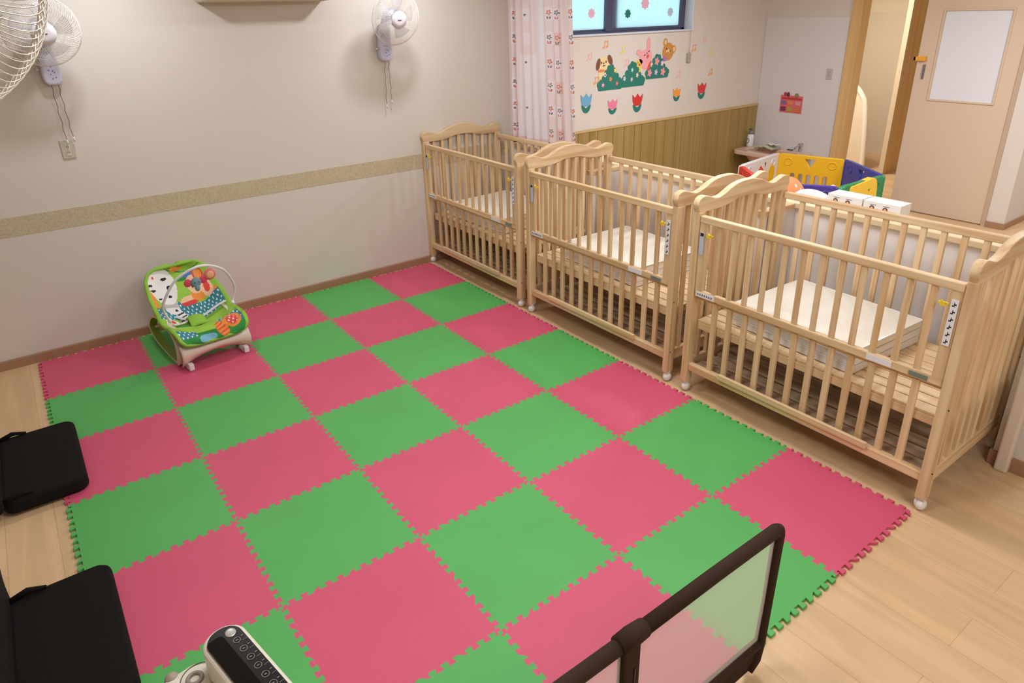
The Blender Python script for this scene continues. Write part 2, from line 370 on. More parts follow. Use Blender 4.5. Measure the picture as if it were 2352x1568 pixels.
ordn = ['nearest', 'second', 'third', 'fourth', 'fifth', 'sixth', 'seventh']
for j in range(7):
    for i in range(5):
        top = edge_pts('h', i, j)[:-1]; right = edge_pts('v', i+1, j)[:-1]
        bot = edge_pts('h', i, j+1)[::-1][:-1]; left = edge_pts('v', i, j)[::-1][:-1]
        poly = top + right + bot + left
        ox, oy = (i+.5)*TS, -(j+.5)*TS
        pl = [(a-ox, b_-oy) for a, b_ in poly]
        # tiny clearance between tiles
        pink = (i + j) % 2 == 0
        mb = MB().prism(pl[::-1], (0, 0, 0), (1, 0, 0), (0, 1, 0), 1)   # replaced below
        mb.v = [(a, b_, z) for z in (0, TH) for a, b_ in pl]
        o = mb.build('foam_tile', pink_m if pink else green_m)
        o.location = (ox, oy, .0005)
        row = 'row along the wall' if j == 0 else ('row nearest the camera' if j == 6 else ordn[j] + ' row from the wall')
        cn = 4 - i
        colu = 'column nearest the cots' if cn == 0 else ('leftmost column' if cn == 4 else ordn[cn] + ' column from the cots')
        tag(o, ('pink' if pink else 'green') + ' foam puzzle floor tile, ' + row + ', ' + colu, 'floor mat', 'interlocking foam tiles of the chequered play mat')

# ================================================================== COTS
CX, CW, CL = 3.04, .80, 1.365
yel = mat('yellow_clip', (238, 208, 50), .4)
lab = mat('label_white', (236, 234, 240), .4)
castm = mat('caster_white', (234, 230, 224), .35)
HB_T = [(0, 1.09), (-.012, 1.125), (-.004, 1.155), (.018, 1.170), (.05, 1.172), (.09, 1.160), (.13, 1.148), (.165, 1.148), (.21, 1.161), (.27, 1.186), (.335, 1.201), (.40, 1.205)]
HB_B = [(0, 1.085), (.10, 1.083), (.2, 1.086), (.27, 1.098), (.33, 1.111), (.40, 1.114)]
def hb_poly():
    t = smooth_curve(HB_T, 4); t = t + [(CW-a, z) for a, z in t[::-1][1:]]
    b_ = smooth_curve(HB_B, 4); b_ = b_ + [(CW-a, z) for a, z in b_[::-1][1:]]
    return t + b_[::-1]
def hb_bottom(x):
    q = x if x < CW/2 else CW-x
    for (a, z0), (c, z1) in zip(HB_B, HB_B[1:]):
        if a <= q <= c: return z0 + (z1-z0)*(q-a)/(c-a)
    return 1.085
def make_cot():
    r = empty('cot')
    PW = .042
    for end, y in ((0, -.02), (1, -CL+.02)):
        hb = MB().prism(hb_poly(), (0, y-.019, 0), (1, 0, 0), (0, 0, 1), -.038).build('headboard', pine[0], r, bevel=.008, seg=3)
        for n in range(8):
            x = .105 + n*(CW-.21)/7
            MB().box(x-.013, x+.013, y-.011, y+.011, .20, hb_bottom(x)+.008).build('slat', pine[2], hb, bevel=.003)
        MB().box(.052, CW-.052, y-.013, y+.013, .135, .205).build('lower_rail', pine[0], hb, bevel=.003)
        for k, x in ((0, .026), (1, CW-.026)):
            lg = MB().box(x-.028, x+.028, y-.02, y+.02, .062, 1.088).build('leg', pine[2], r, bevel=.004)
            c = MB().box(x-.018, x+.018, y-.018, y+.018, .05, .064)
            c.ball((x-.004, y-.006, .027), (.030, .022, .027)); c.ball((x+.006, y+.008, .027), (.026, .018, .026))
            cc = c.build('caster', castm, lg, smooth=True)
            for zz in (.52, .20): MB().ball((x-.01, y + (.021 if end == 0 else -.021), zz), .004, n=8).build('bolt', dark, lg)
    # drop side in front
    ds = MB().box(.004, .036, -.043, -CL+.043, 1.035, 1.073).build('drop_side', pine[1], r, bevel=.005)
    MB().box(.008, .034, -.043, -CL+.043, .612, .652).build('middle_rail', pine[1], ds, bevel=.005)
    for y in (-.066, -CL+.066): MB().box(.008, .032, y-.023, y+.023, .645, 1.04).build('stile', pine[2], ds, bevel=.003)
    for k in range(12):
        y = -.159 - .0957*k; wd = .013 if k else .013
        MB().box(.012, .030, y-wd, y+wd, .648, 1.04).build('slat', pine[2], ds, bevel=.003)
    # fixed lower part in front
    lo = MB().box(.010, .046, -.04, -CL+.04, .142, .186).build('lower_side', pine[1], r, bevel=.004)
    MB().box(.034, .052, -.04, -CL+.04, .588, .625).build('upper_rail', pine[1], lo, bevel=.004)
    for k in range(12):
        y = -.165 - .0955*k
        MB().box(.030, .050, y-.015, y+.015, .18, .60).build('slat', pine[2], lo, bevel=.003)
    MB().box(-.008, .012, -.255, -1.085, .180, .212).build('stopper_bar', pine[1], lo, bevel=.003)
    # back side
    bs = MB().box(CW-.036, CW-.004, -.043, -CL+.043, 1.035, 1.073).build('back_side', pine[1], r, bevel=.005)
    MB().box(CW-.036, CW-.006, -.043, -CL+.043, .30, .34).build('back_middle_rail', pine[1], r, bevel=.005)
    for k in range(12):
        y = -.159 - .0957*k
        MB().box(CW-.030, CW-.012, y-.015, y+.015, .335, 1.04).build('slat', pine[2], bs, bevel=.003)
    MB().box(CW-.046, CW-.010, -.04, -CL+.04, .142, .186).build('back_rail', pine[1], r, bevel=.004)
    # mattress platform and lower shelf (boards along the length)
    pf = MB().box(.055, .083, -.05, -CL+.05, .400, .440).box(CW-.083, CW-.055, -.05, -CL+.05, .400, .440)
    for y in (-.08, -CL/2, -CL+.08): pf.box(.083, CW-.083, y-.02, y+.02, .400, .425)
    pf = pf.build('platform', pine_light, r, bevel=.003)
    n = 9; st = (CW-.11)/n
    for k in range(n):
        x = .055 + st*(k+.5); MB().box(x-st/2+.004, x+st/2-.004, -.045, -CL+.045, .426+.0145, .4545).build('board', pine_light, pf, bevel=.002)
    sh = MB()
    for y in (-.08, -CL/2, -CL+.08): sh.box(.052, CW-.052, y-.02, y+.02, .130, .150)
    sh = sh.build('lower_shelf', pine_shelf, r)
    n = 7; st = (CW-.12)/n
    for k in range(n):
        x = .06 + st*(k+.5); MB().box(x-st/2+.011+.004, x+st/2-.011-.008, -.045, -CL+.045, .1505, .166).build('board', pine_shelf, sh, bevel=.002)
    # stickers and clips
    def stick(y0, y1, z0, z1, marks, vert, base=lab):
        q = MB().box(.0025, .006, y0, y1, z0, z1)
        for t in range(marks):
            if vert:
                zc = z1 - (z1-z0)*(t+.6)/(marks+.2); yc = (y0+y1)/2; hh = abs(z1-z0)/marks*.28; ww = abs(y1-y0)*.28
                q.box(.0018, .003, yc-ww, yc+ww*.2, zc-hh*.3, zc+hh*.3, 1).box(.0018, .003, yc-ww*.2, yc+ww, zc-hh, zc-hh*.5, 1).box(.0018, .003, yc-ww*.15, yc+ww*.15, zc-hh, zc+hh, 1)
            else:
                yc = y0 + (y1-y0)*(t+.6)/(marks+.2); zc = (z0+z1)/2; hh = (z1-z0)*.28; ww = abs(y1-y0)/marks*.28
                q.box(.0018, .003, yc-ww, yc+ww, zc-hh*.2, zc+hh*.2, 1).box(.0018, .003, yc-ww*.2, yc+ww*.2, zc-hh, zc+hh, 1)
        return q.build('warning_sticker', [base, dark], ds)
    stick(-CL+.080, -CL+.052, .80, 1.0, 6, True)
    stick(-.052, -.078, .86, .985, 0, True, mat('label_blue', (196, 206, 226), .4))
    MB().box(.0015, .003, -.055, -.075, .965, .982).build('label_dot', dark, ds)
    q = MB().box(.005, .0085, -.055, -.175, .618, .646)
    for t in range(7): q.box(.0042, .006, -.068-.015*t-.004, -.068-.015*t+.004, .628, .638, 1)
    q.build('warning_sticker', [lab, mat('print_grey', (110, 108, 118), .5)], ds)
    MB().box(.005, .0085, -1.005, -1.115, .618, .646).build('blank_label', lab, ds)
    MB().box(.004, .0085, -1.19, -1.265, .620, .640).build('maker_plate', mat('plate_grey', (140, 150, 150), .3, metal=.5), ds)
    for y in (-.112, -CL+.108):
        MB().prism([(.016*math.cos(PI/5*t)*(1 if t % 2 == 0 else .5), .016*math.sin(PI/5*t)*(1 if t % 2 == 0 else .5)) for t in range(10)], (.002, y, .975), (0, 1, 0), (0, 0, 1), -.008).box(.004, .014, y-.02, y+.02, .972, .978).build('safety_catch', yel, ds)
    return r
cot = make_cot()
cots = [(cot, .058, 'pine slatted cot standing against the long wall in the corner, farthest from the camera')]
for y0, lb in ((-1.395, 'pine slatted cot in the middle of the row of three'), (-2.862, 'pine slatted cot nearest the camera, ending beside the white post')):
    cots.append((copy_tree(cot), y0, lb))
for c, y0, lb in cots:
    c.location = (CX, y0, 0); tag(c, lb, 'cot', 'pine cots in a row beside the play mat')
# mattresses
matt_m = mat('mattress_white', (240, 234, 222), .35, coat=.6, bump=.5, bscale=26)
side_m = mat('mattress_side', (240, 240, 244), .3, coat=.7, bump=.5, bscale=40)
def make_mattress():
    r = empty('mattress')
    a, b_ = .295, .355
    for k in range(3):
        z0 = .0015 + k*.0435
        def fn(u, v, z0=z0):
            return None
        m_ = MB().box(-a, a, -b_, b_, z0, z0+.042)
        o = m_.build('fold', [matt_m if k == 2 else side_m], r, bevel=.006, seg=3)
    pip = MB()
    for z in (.044, .0875, .129):
        pip.tube([(u, v, z) for u, v in rrect(-a-.001, a+.001, -b_-.001, b_+.001, .012, 3)], .003, 6, closed=True)
    pip.build('piping', mat('piping', (236, 232, 226), .6), r, smooth=True)
    q = MB()      # crinkled clear bag lying over the front
    q.grid(lambda u, v: Vector((-a-.006-.005*math.sin(u*31+v*4)*math.sin(v*9), (-.9+1.8*u)*b_, .008+v*.118)), 60, 6)
    q.build('plastic_wrap', mat('clear_bag', (224, 230, 246), .12, alpha=.16, spec=.8), r, smooth=True)
    return r
mt = make_mattress()
for n, (x, y, rz, lb) in enumerate(((3.475, -.535, .05, 'folded white mattress in clear wrap lying in the farthest cot'), (3.475, -2.01, -.04, 'folded white mattress in clear wrap lying in the middle cot'), (3.462, -3.437, -.06, 'folded white mattress in clear wrap lying in the cot nearest the camera'))):
    c = mt if n == 0 else copy_tree(mt)
    c.location = (x, y, .4555); c.rotation_euler = (0, 0, rz); tag(c, lb, 'mattress', 'folded mattresses in the cots')

# ================================================================== CURTAIN
def make_curtain():
    cols = ['curtain_pink', 'curtain_white', 'curtain_rose', 'curtain_grey', 'curtain_red', 'curtain_dark', 'curtain_cream']
    rgb = [(240, 222, 222), (242, 232, 238), (236, 204, 200), (130, 120, 130), (216, 124, 112), (52, 40, 46), (240, 226, 208)]
    ms_ = [mat(n, c, .85) for n, c in zip(cols, rgb)]
    z0, z1 = .972, 2.62; H = z1-z0
    NF = 9.0; LEN = 1.9     # flattened cloth width
    def fn(u, v):
        y = WY-.012 - u*(.80 + .12*(1-v) - .0)
        big = math.sin(u*2*PI*NF + .6*math.sin(v*2.2) + .8*math.sin(u*5)) * (.030 + .012*math.sin(u*11)) * (.75+.25*(1-v))
        if .44 < u < .80: big *= .35
        return Vector((4.0 - .012 + big*.75, y + .008*math.sin(u*40+v*3), z0 + v*H + .008*math.sin(u*14)*(1-v)))
    def mf(u, v):
        z = z0 + v*H
        yy = u*.92                                           # metres along the curtain
        if z < z0 + .055: return 5 if math.sin(yy*95)*math.sin(z*140+yy*40) > .25 else 0
        if z < z0 + .075: return 2
        row = (z - z0 - .09) / .19; rf = row - math.floor(row); rn = int(math.floor(row))
        for c0, kind, cw_ in ((.05, 0, .085), (.235, 3, .08), (.555, 0, .10), (.665, 1, .105), (.875, 0, .06)):
            s_ = (yy - c0) / cw_
            if 0 < s_ < 1 and .05 < rf < .58:
                cx, cy = (s_-.5)*cw_/.19, (rf-.315)
                if kind == 3: return 3 if (cx*cx+cy*cy < .0022 and rn % 2) else 1
                a = math.atan2(cy-.06, cx); rr = math.hypot(cx, cy-.06)
                c_ = 4 if (rn+kind) % 2 else 3
                if rr < .035: return 6
                if rr < .085 + .03*math.cos(a*5+.8): return c_
                if -.21 < cy < -.10 and abs(abs(cx) - .05 - .25*(cy+.15)) < .030: return 3 if (rn+kind) % 2 else 4
                if kind == 1 and (abs(cx) > .205 or abs(cy) > .245): return 2
                if kind == 1: return 1 if rn % 2 else 2
                return 1 if (rn % 3) else 0
        if yy > .42 and yy < .52: return 1
        return 1 if z < 1.75 and .18 < yy < .45 else 0
    o = MB().grid(fn, 420, 360, mf).build('curtain', ms_, smooth=True)
    tag(o, 'pale pink patterned curtain hanging bunched beside the window wall', 'curtain')
make_curtain()

# ================================================================== WALL FANS
clear_pl = mat('clear_guard', (228, 222, 214), .12, spec=.7)
blade_m = mat('clear_blade', (206, 200, 204), .12, alpha=.35)
fan_body = mat('fan_body', (206, 204, 226), .4)
def guard(mb, R, depth, nsp, wr_, back=False, hub=.045, swirl=.5, pw=1):
    sgn = -1 if back else 1
    for k in range(nsp):
        a0 = 2*PI*k/nsp; pts = []
        for i in range(13):
            t = i/12; r = hub + (R-hub)*math.sin(t*PI/2)**.9; a = a0 + swirl*t**pw
            z = sgn*depth*math.cos(t*PI/2)**.6 if t < 1 else 0
            pts.append((r*math.cos(a), r*math.sin(a), z))
        mb.tube(pts, wr_, 4)
    return mb
def make_fan():
    # local frame: wall plane y=0, fan towards -y ; guard centre at local (gx, gy, gz)
    r = empty('wall_fan')
    prof = [(0, -.175), (.03, -.172), (.047, -.155), (.053, -.12), (.05, -.05), (.043, .02), (.038, .06), (0, .07)]
    b_ = MB()
    out = [(x, z) for x, z in prof] + [(-x, z) for x, z in prof[::-1][1:-1]]
    b_.prism(out, (0, -.002, 0), (1, 0, 0), (0, 0, 1), .062)
    bodyo = b_.build('wall_mount', fan_body, r, bevel=.014, seg=3)
    q = MB()
    for x, z in ((-.016, -.06), (.004, -.064), (-.012, -.085), (.008, -.09), (-.006, -.11), (.016, -.10), (.0, -.135), (.018, -.128)): q.ball((x, -.0655, z), .0035, n=8)
    q.build('control_marks', mat('print_violet', (110, 96, 150), .5), bodyo)
    MB().tube([(-.055, -.03, -.08), (-.075, -.035, -.08)], .008, 8).build('knob', clear_pl, bodyo, smooth=True)
    MB().tube([(0, -.045, .03), (.0, -.075, .10), (0, -.10, .15), (.005, -.13, .18)], [.036, .034, .032, .03], 14).build('arm', fan_body, r, smooth=True)
    hd = bpy.data.objects.new('fan_head', None); C.objects.link(hd); hd.parent = r; hd.empty_display_size = .05
    # head frame: +z is blowing direction
    mot = MB().lathe([(.0, -.13), (.04, -.128), (.056, -.10), (.06, -.05), (.055, -.02), (0, -.02)], n=28).build('motor_housing', fan_body, hd, smooth=True)
    g = MB(); guard(g, .192, .055, 84, .0009, False, .06); guard(g, .192, .045, 56, .0009, True, .06)
    for R_, z_, w_ in ((.194, 0, .0034), (.15, .040, .0010), (.10, .050, .0010), (.15, -.034, .0010)):
        g.tube([(R_*math.cos(2*PI*k/64), R_*math.sin(2*PI*k/64), z_) for k in range(64)], w_, 6, closed=True)
    g.build('guard', clear_pl, hd, smooth=True)
    bl = MB()
    for k in range(5):
        a0 = 2*PI*k/5
        def bf(u, v, a0=a0):
            rr = .03 + .125*v; wdt = (.35 + .55*math.sin(v*PI*.62))*.75; a = a0 + (u-.5)*wdt*1.25 + .25*v
            return Vector((rr*math.cos(a), rr*math.sin(a), -.012 + .028*(u-.5)*(.4+v*.6)))
        bl.grid(bf, 8, 8)
    bl.lathe([(0, .015), (.028, .012), (.03, -.02), (0, -.02)], n=20)
    bl.build('fan_blades', blade_m, hd, smooth=True, solid=.0015)
    cap = MB().lathe([(0, .044), (.056, .046), (.064, .052), (.061, .060), (.03, .063), (0, .0635)], n=40).build('guard_cap', mat('cap_white', (232, 226, 234), .35), hd, smooth=True)
    MB().box(-.016, .016, -.0025, .0025, .062, .0652).build('maker_mark', mat('print_dark', (70, 66, 84), .5), cap)
    return r, hd
def set_fan(r, hd, base, gc, aim, cords, label):
    r.location = base; tag(r, label, 'fan', 'clear wall fans')
    d = Vector(aim).normalized(); loc = Vector(gc) - Vector(base)
    hd.location = loc; hd.rotation_euler = d.to_track_quat('Z', 'Y').to_euler()
    for pts in cords:
        pl = [Vector(p) - Vector(base) for p in pts]
        if len(pl) == 2:
            A, B = pl; pl = [A.lerp(B, t/10) + Vector((.004*math.sin(t*2.1)*(t > 0), -.002*math.cos(t), 0)) for t in range(11)]
        c = MB().tube(pl, .0016, 5).build('pull_cord', mat('cord_dark', (78, 60, 58), .6), r)
        e = pl[-1]; MB().tube([e, e+Vector((0, 0, -.03))], [.003, .0055], 8).build('cord_tip', white_pl, c, smooth=True)
f1, h1 = make_fan()
f2 = copy_tree(f1); h2 = [o for o in bpy.data.objects if o.parent == f2 and o.name.startswith('fan_head')][0]
set_fan(f1, h1, (.505, WY, 1.925), (.500, -.20, 2.06), (.05, -.97, -.22), [((.488, .03, 1.757), (.491, .03, 1.42)), ((.524, .03, 1.757), (.530, .03, 1.435))], 'clear-guarded wall fan on the left, above the socket plate')
set_fan(f2, h2, (2.757, WY, 1.935), (2.755, -.20, 2.073), (.02, -.97, -.22), [((2.748, .03, 1.772), (2.731, .03, 1.43)), ((2.782, .03, 1.772), (2.780, .03, 1.46))], 'clear-guarded wall fan alone in the middle of the wall, casting a round shadow')
# third, very near fan at the top left, seen from the side
nf = empty('wall_fan', (.098, -3.79, 2.162)); tag(nf, 'large clear ribbed fan guard close to the camera at the top left corner', 'fan')
g = MB(); warm_pl = mat('warm_guard', (234, 226, 212), .15, spec=.7)
guard(g, .205, .075, 84, .0010, False, .05, .55, 4); guard(g, .205, .05, 84, .0006, True, .05, .1)
for R_, z_, w_ in ((.208, .005, .0028), (.208, -.005, .0028)):
    g.tube([(R_*math.cos(2*PI*k/80), R_*math.sin(2*PI*k/80), z_) for k in range(80)], w_, 8, closed=True)
go = g.build('guard', warm_pl, nf, smooth=True)
MB().lathe([(0, .066), (.05, .068), (.055, .075), (.045, .084), (0, .088)], n=32).build('guard_cap', MATS['cap_white'], nf, smooth=True)
MB().lathe([(0, -.17), (.05, -.168), (.062, -.14), (.064, -.07), (0, -.055)], n=28).build('motor_housing', offwhite, nf, smooth=True)
bl = MB()
for k in range(5):
    a0 = 2*PI*k/5
    def bf(u, v, a0=a0):
        rr = .03 + .13*v; wdt = (.35 + .55*math.sin(v*PI*.62))*.75; a = a0 + (u-.5)*wdt*1.25 + .25*v
        return Vector((rr*math.cos(a), rr*math.sin(a), .028*(u-.5)*(.4+v*.6)))
    bl.grid(bf, 8, 8)
bl.build('fan_blades', blade_m, nf, smooth=True, solid=.0015)
NF_AIM = Vector((.35, -.90, -.20)); nf.rotation_euler = NF_AIM.to_track_quat('Z', 'Y').to_euler()
MB().tube([(0, 0, -.15), (0, 0, -.30), (0, .05, -.9), (0, .12, -1.32)], .022, 10).build('arm', offwhite, nf, smooth=True)
# socket plate
sp = empty('socket_plate', (.486, WY, 1.357)); tag(sp, 'grey-beige wall socket plate below the left fan', 'socket')
MB().box(-.037, .037, -.008, 0, -.058, .058).build('plate', mat('plate_beige', (196, 188, 170), .4), sp, bevel=.003)
MB().box(-.012, .012, -.0105, -.006, -.04, .04).build('outlet', mat('outlet_beige', (212, 206, 190), .4), sp, bevel=.002)
MB().box(-.006, -.003, -.0112, -.009, -.022, -.012).box(.003, .006, -.0112, -.009, -.022, -.012).box(-.006, -.003, -.0112, -.009, .012, .022).box(.003, .006, -.0112, -.009, .012, .022).build('slots', dark, sp)
# air conditioner, only its underside reaches into the picture
ac = empty('air_conditioner', (1.86, WY, 2.205)); tag(ac, 'beige air conditioner on the wall, only its underside showing at the top edge', 'air conditioner')
MB().box(-.45, .45, -.175, 0, .0, .28).build('body', mat('ac_beige', (214, 200, 176), .45), ac, bevel=.02, seg=3)
MB().box(-.40, .40, -.15, -.08, -.004, .004).build('flap', mat('ac_flap', (200, 186, 164), .45), ac, bevel=.002)
# wall switch and cord weight
ss = empty('light_switch', (EX-.006, -.822, 1.359)); tag(ss, 'grey light switch plate on the white wall panel', 'switch')
MB().box(-.008, 0, -.035, .035, -.058, .058).build('plate', mat('switch_grey', (192, 184, 184), .4), ss, bevel=.003)
MB().box(-.011, -.006, -.012, .012, -.03, .03).build('rocker', mat('switch_grey2', (178, 170, 170), .4), ss, bevel=.002)
cw = empty('blind_cord', (6.43, WY-.012, 1.86)); tag(cw, 'thin cord with a grey weight hanging at the right end of the window', 'cord')
MB().tube([(0, -.01, 0), (0, -.008, -.23)], .0018, 6).build('cord', mat('cord_grey', (150, 140, 130), .6), cw)
MB().box(-.024, .022, -.02, .008, -.325, -.228).build('weight', mat('weight_grey', (168, 162, 146), .5), cw, bevel=.004)

# ================================================================== WALL STICKERS
SY = WY - .0012
def decal(name, label, cat, layers, group=None, plane='wall', O=None):
    root = None
    for k, (pn, polys, m_) in enumerate(layers):
        mb = MB()
        for pi_, poly in enumerate(polys):
            if plane == 'wall': mb.prism([(a - .0039*(a-.187), c_) for a, c_ in poly], (0, SY - .0013*k - .00008*pi_, 0), (1, 0, 0), (0, 0, 1), .0012)
            elif plane == 'pane': mb.prism(poly, (0, O - .0011*k, 0), (1, 0, 0), (0, 0, 1), .0012)
            else: mb.prism(poly, (O - .0011*k, 0, 0), (0, 1, 0), (0, 0, 1), -.0012)
        o = mb.build(name if root is None else pn, m_, root)
        if root is None: root = tag(o, label, cat, group)
    return root
dgreen = mat('leaf_teal', (38, 122, 108), .6)
def tulip(x, z, w_, h, col, label):
    m_ = mat('tulip_' + '_'.join(map(str, col)), col, .6)
    hw = w_/2
    pet = smooth_curve([(-hw*1.0, h*.5), (-hw*.92, h*.18), (-hw*.6, -.01), (0, -h*.10), (hw*.6, -.01), (hw*.92, h*.18), (hw*1.0, h*.5)], 4)
    pet = pet + [(hw*.5, h*.32), (0, h*.52), (-hw*.5, h*.32)]
    leaf = [(-hw*.85, -h*.02)] + [(-hw*.85*math.cos(PI*i/12), -h*.02 - h*.42*math.sin(PI*i/12)) for i in range(1, 12)] + [(hw*.85, -h*.02), (hw*.4, -h*.10), (0, -h*.2), (-hw*.4, -h*.10)]
    decal('tulip_sticker', label, 'sticker', [('leaf', [[(x+a, z+b_) for a, b_ in leaf]], dgreen), ('petals', [[(x+a, z+b_) for a, b_ in pet]], m_)], 'tulip stickers above the wainscot')
tulip(4.955, 1.222, .150, .20, (110, 170, 206), 'blue tulip sticker beside the curtain edge')
tulip(5.325, 1.157, .140, .16, (236, 130, 160), 'pink tulip sticker, lowest of the row, between the blue and the red one')
tulip(5.690, 1.160, .155, .20, (208, 52, 44), 'dark red tulip sticker in the middle below the hedge')
tulip(6.312, 1.196, .130, .15, (242, 160, 62), 'orange tulip sticker right of the middle')
tulip(6.738, 1.200, .150, .19, (216, 62, 60), 'red tulip sticker at the far right of the row')
def bush(x0, x1, zb, zt, px, n1, label, flowers):
    # scalloped hedge outline
    cz = []; N = 9
    pts = [(x0, zb), (x1, zb)]
    out = []
    for i in range(N+1):
        t = i/N; x = x1 + (x0-x1)*t
        z = zb + .05 + (zt-zb-.07)*math.exp(-((x-px)/((x1-x0)*.30))**2)
        cz.append((x, z))
    polys = [[(x0+.01, zb)] + [(x1-.01, zb)] + cz]
    for x, z in cz: polys.append(ell(x + (.012 if x == x0 else (-.012 if x == x1 else 0)), z, .030, .032))
    polys.append(ell(x0+.02, zb+.026, .026)); polys.append(ell(x1-.02, zb+.026, .026))
    # one joined sheet: each lobe sits a hair apart so faces never coincide
    mb = MB()
    for k, p_ in enumerate(polys): mb.prism([(a - .0039*(a-.187), c_) for a, c_ in p_], (0, SY - .00006*k, 0), (1, 0, 0), (0, 0, 1), .0012)
    o = tag(mb.build('hedge_sticker', dgreen), label, 'sticker', 'hedge stickers below the window')
    for (fx, fz, r, c1, c2) in flowers:
        fx -= .0039*(fx-.187)
        q = MB().prism([(fx + r*(1+.28*math.cos(5*a))*math.cos(a)*.85, fz + r*(1+.28*math.cos(5*a))*math.sin(a)) for a in [2*PI*i/40 for i in range(40)]], (0, SY-.0024, 0), (1, 0, 0), (0, 0, 1), .0012)
        q.prism(ell(fx, fz, r*.35, r*.4), (0, SY-.0040, 0), (1, 0, 0), (0, 0, 1), .0012, 1)
        q.build('flower', [mat('fl_%d_%d_%d' % c1, c1, .6), mat('fl_%d_%d_%d' % c2, c2, .6)], o)
WH, PKc, YL, ORc, LV, SK = (236, 226, 220), (240, 150, 180), (236, 214, 90), (242, 170, 70), (206, 180, 214), (150, 206, 214)
bush(5.115, 5.445, 1.333, 1.575, 5.285, 0, 'left dark green hedge sticker with small flowers, below the puppy', [(5.205, 1.485, .020, WH, (60, 60, 90)), (5.345, 1.521, .020, YL, (250, 240, 170)), (5.283, 1.440, .020, ORc, (230, 110, 50)), (5.178, 1.389, .020, PKc, WH), (5.375, 1.392, .020, (232, 110, 90), PKc)])
bush(5.446, 5.775, 1.342, 1.585, 5.60, 0, 'middle dark green hedge sticker with pale flowers, below the chick', [(5.590, 1.508, .020, SK, WH), (5.668, 1.452, .020, WH, YL), (5.482, 1.430, .020, WH, SK), (5.588, 1.415, .020, LV, WH)])
bush(5.805, 6.145, 1.398, 1.638, 5.97, 0, 'right dark green hedge sticker covered in pink flowers, below the bear', [(5.960, 1.572, .036, PKc, ORc), (5.872, 1.548, .026, (236, 196, 214), WH), (6.045, 1.548, .026, (236, 196, 214), WH), (5.855, 1.462, .034, PKc, ORc), (5.955, 1.462, .026, LV, WH), (6.062, 1.460, .036, PKc, ORc)])
def face_eye(x, z, r=.008): return ell(x, z, r*.7, r*1.3)
cream = mat('st_cream', (240, 214, 160), .6); bro = mat('st_brown', (128, 78, 56), .6); pnk = mat('st_pink', (242, 168, 172), .6); ylw = mat('st_yellow', (242, 208, 96), .6); tan = mat('st_tan', (206, 142, 72), .6); lt = mat('st_light', (238, 198, 150), .6); redm = mat('st_red', (222, 92, 72), .6); vio = mat('st_violet', (176, 116, 190), .6); scarf = mat('st_orange', (236, 140, 88), .6)
decal('puppy_sticker', 'cream puppy sticker with brown ears, peeping over the left hedge', 'sticker', [('head', [ell(5.192, 1.600, .080, .066), ell(5.165, 1.505, .05, .07)], cream), ('scarf', [ell(5.155, 1.528, .05, .014)], scarf), ('ear', [ell(5.108, 1.592, .026, .058, rot=-.25)], bro), ('ear', [ell(5.268, 1.628, .028, .052, rot=.5)], bro), ('face', [face_eye(5.150, 1.604), face_eye(5.212, 1.612), ell(5.181, 1.600, .007), ell(5.185, 1.576, .020, .004, rot=.1)], dark)])
decal('chick_sticker', 'yellow chick sticker beside the middle hedge', 'sticker', [('body', [ell(5.694, 1.560, .055, .050), ell(5.70, 1.49, .022, .04)], ylw), ('beak', [ell(5.696, 1.553, .018, .012, rot=-.3)], redm), ('face', [face_eye(5.672, 1.575, .006), face_eye(5.722, 1.562, .006)], dark)])
decal('bunny_sticker', 'pink rabbit sticker with one long ear up, left of the right hedge', 'sticker', [('head', [ell(5.786, 1.625, .098, .075, rot=.2), ell(5.79, 1.55, .06, .05)], pnk), ('ear', [ell(5.822, 1.745, .030, .075)], pnk), ('ear', [ell(5.680, 1.676, .036, .030)], pnk), ('overalls', [ell(5.845, 1.535, .018, .055, rot=-.5)], redm), ('face', [ell(5.765, 1.645, .014, .004, rot=.4), ell(5.825, 1.680, .014, .004, rot=.4), ell(5.798, 1.662, .006)], dark), ('mouth', [ell(5.812, 1.632, .016, .018)], redm)])
decal('bear_sticker', 'brown bear sticker with round ears above the right hedge', 'sticker', [('head', [ell(6.128, 1.660, .088, .092, rot=-.2)], tan), ('ear', [ell(6.078, 1.756, .032, .040)], tan), ('ear', [ell(6.215, 1.682, .032, .040)], tan), ('inner_ear', [ell(6.076, 1.757, .018, .024), ell(6.217, 1.682, .018, .024)], lt), ('muzzle', [ell(6.118, 1.660, .030, .026)], lt), ('face', [face_eye(6.098, 1.690), face_eye(6.152, 1.664)], dark), ('nose', [ell(6.116, 1.648, .014, .010)], redm), ('bow_tie', [ell(6.075, 1.592, .03, .022)], vio)])
notes = [(5.2, 1.773, 'o', 'orange music note sticker above the puppy'), (5.444, 1.714, 'y', 'yellow music note sticker between the puppy and the rabbit'), (4.986, 1.669, 'p', 'pink music note sticker near the curtain'), (5.084, 1.442, 'o', 'orange music note sticker left of the left hedge'), (5.504, 1.585, 'p', 'pink music note sticker just above the gap of the two joined hedges'), (6.32, 1.415, 'p', 'pink music note sticker above the orange tulip'), (6.546, 1.678, 'o', 'orange music note sticker just right of the cord weight'), (6.717, 1.76, 'p', 'pink music note sticker, highest on the right'), (6.845, 1.628, 'y', 'yellow music note sticker at the far right'), (6.87, 1.403, 'o', 'orange music note sticker above the red tulip at the far right')]
nm = {'o': mat('note_orange', (240, 160, 110), .6), 'y': mat('note_yellow', (232, 218, 130), .6), 'p': mat('note_pink', (242, 186, 186), .6)}
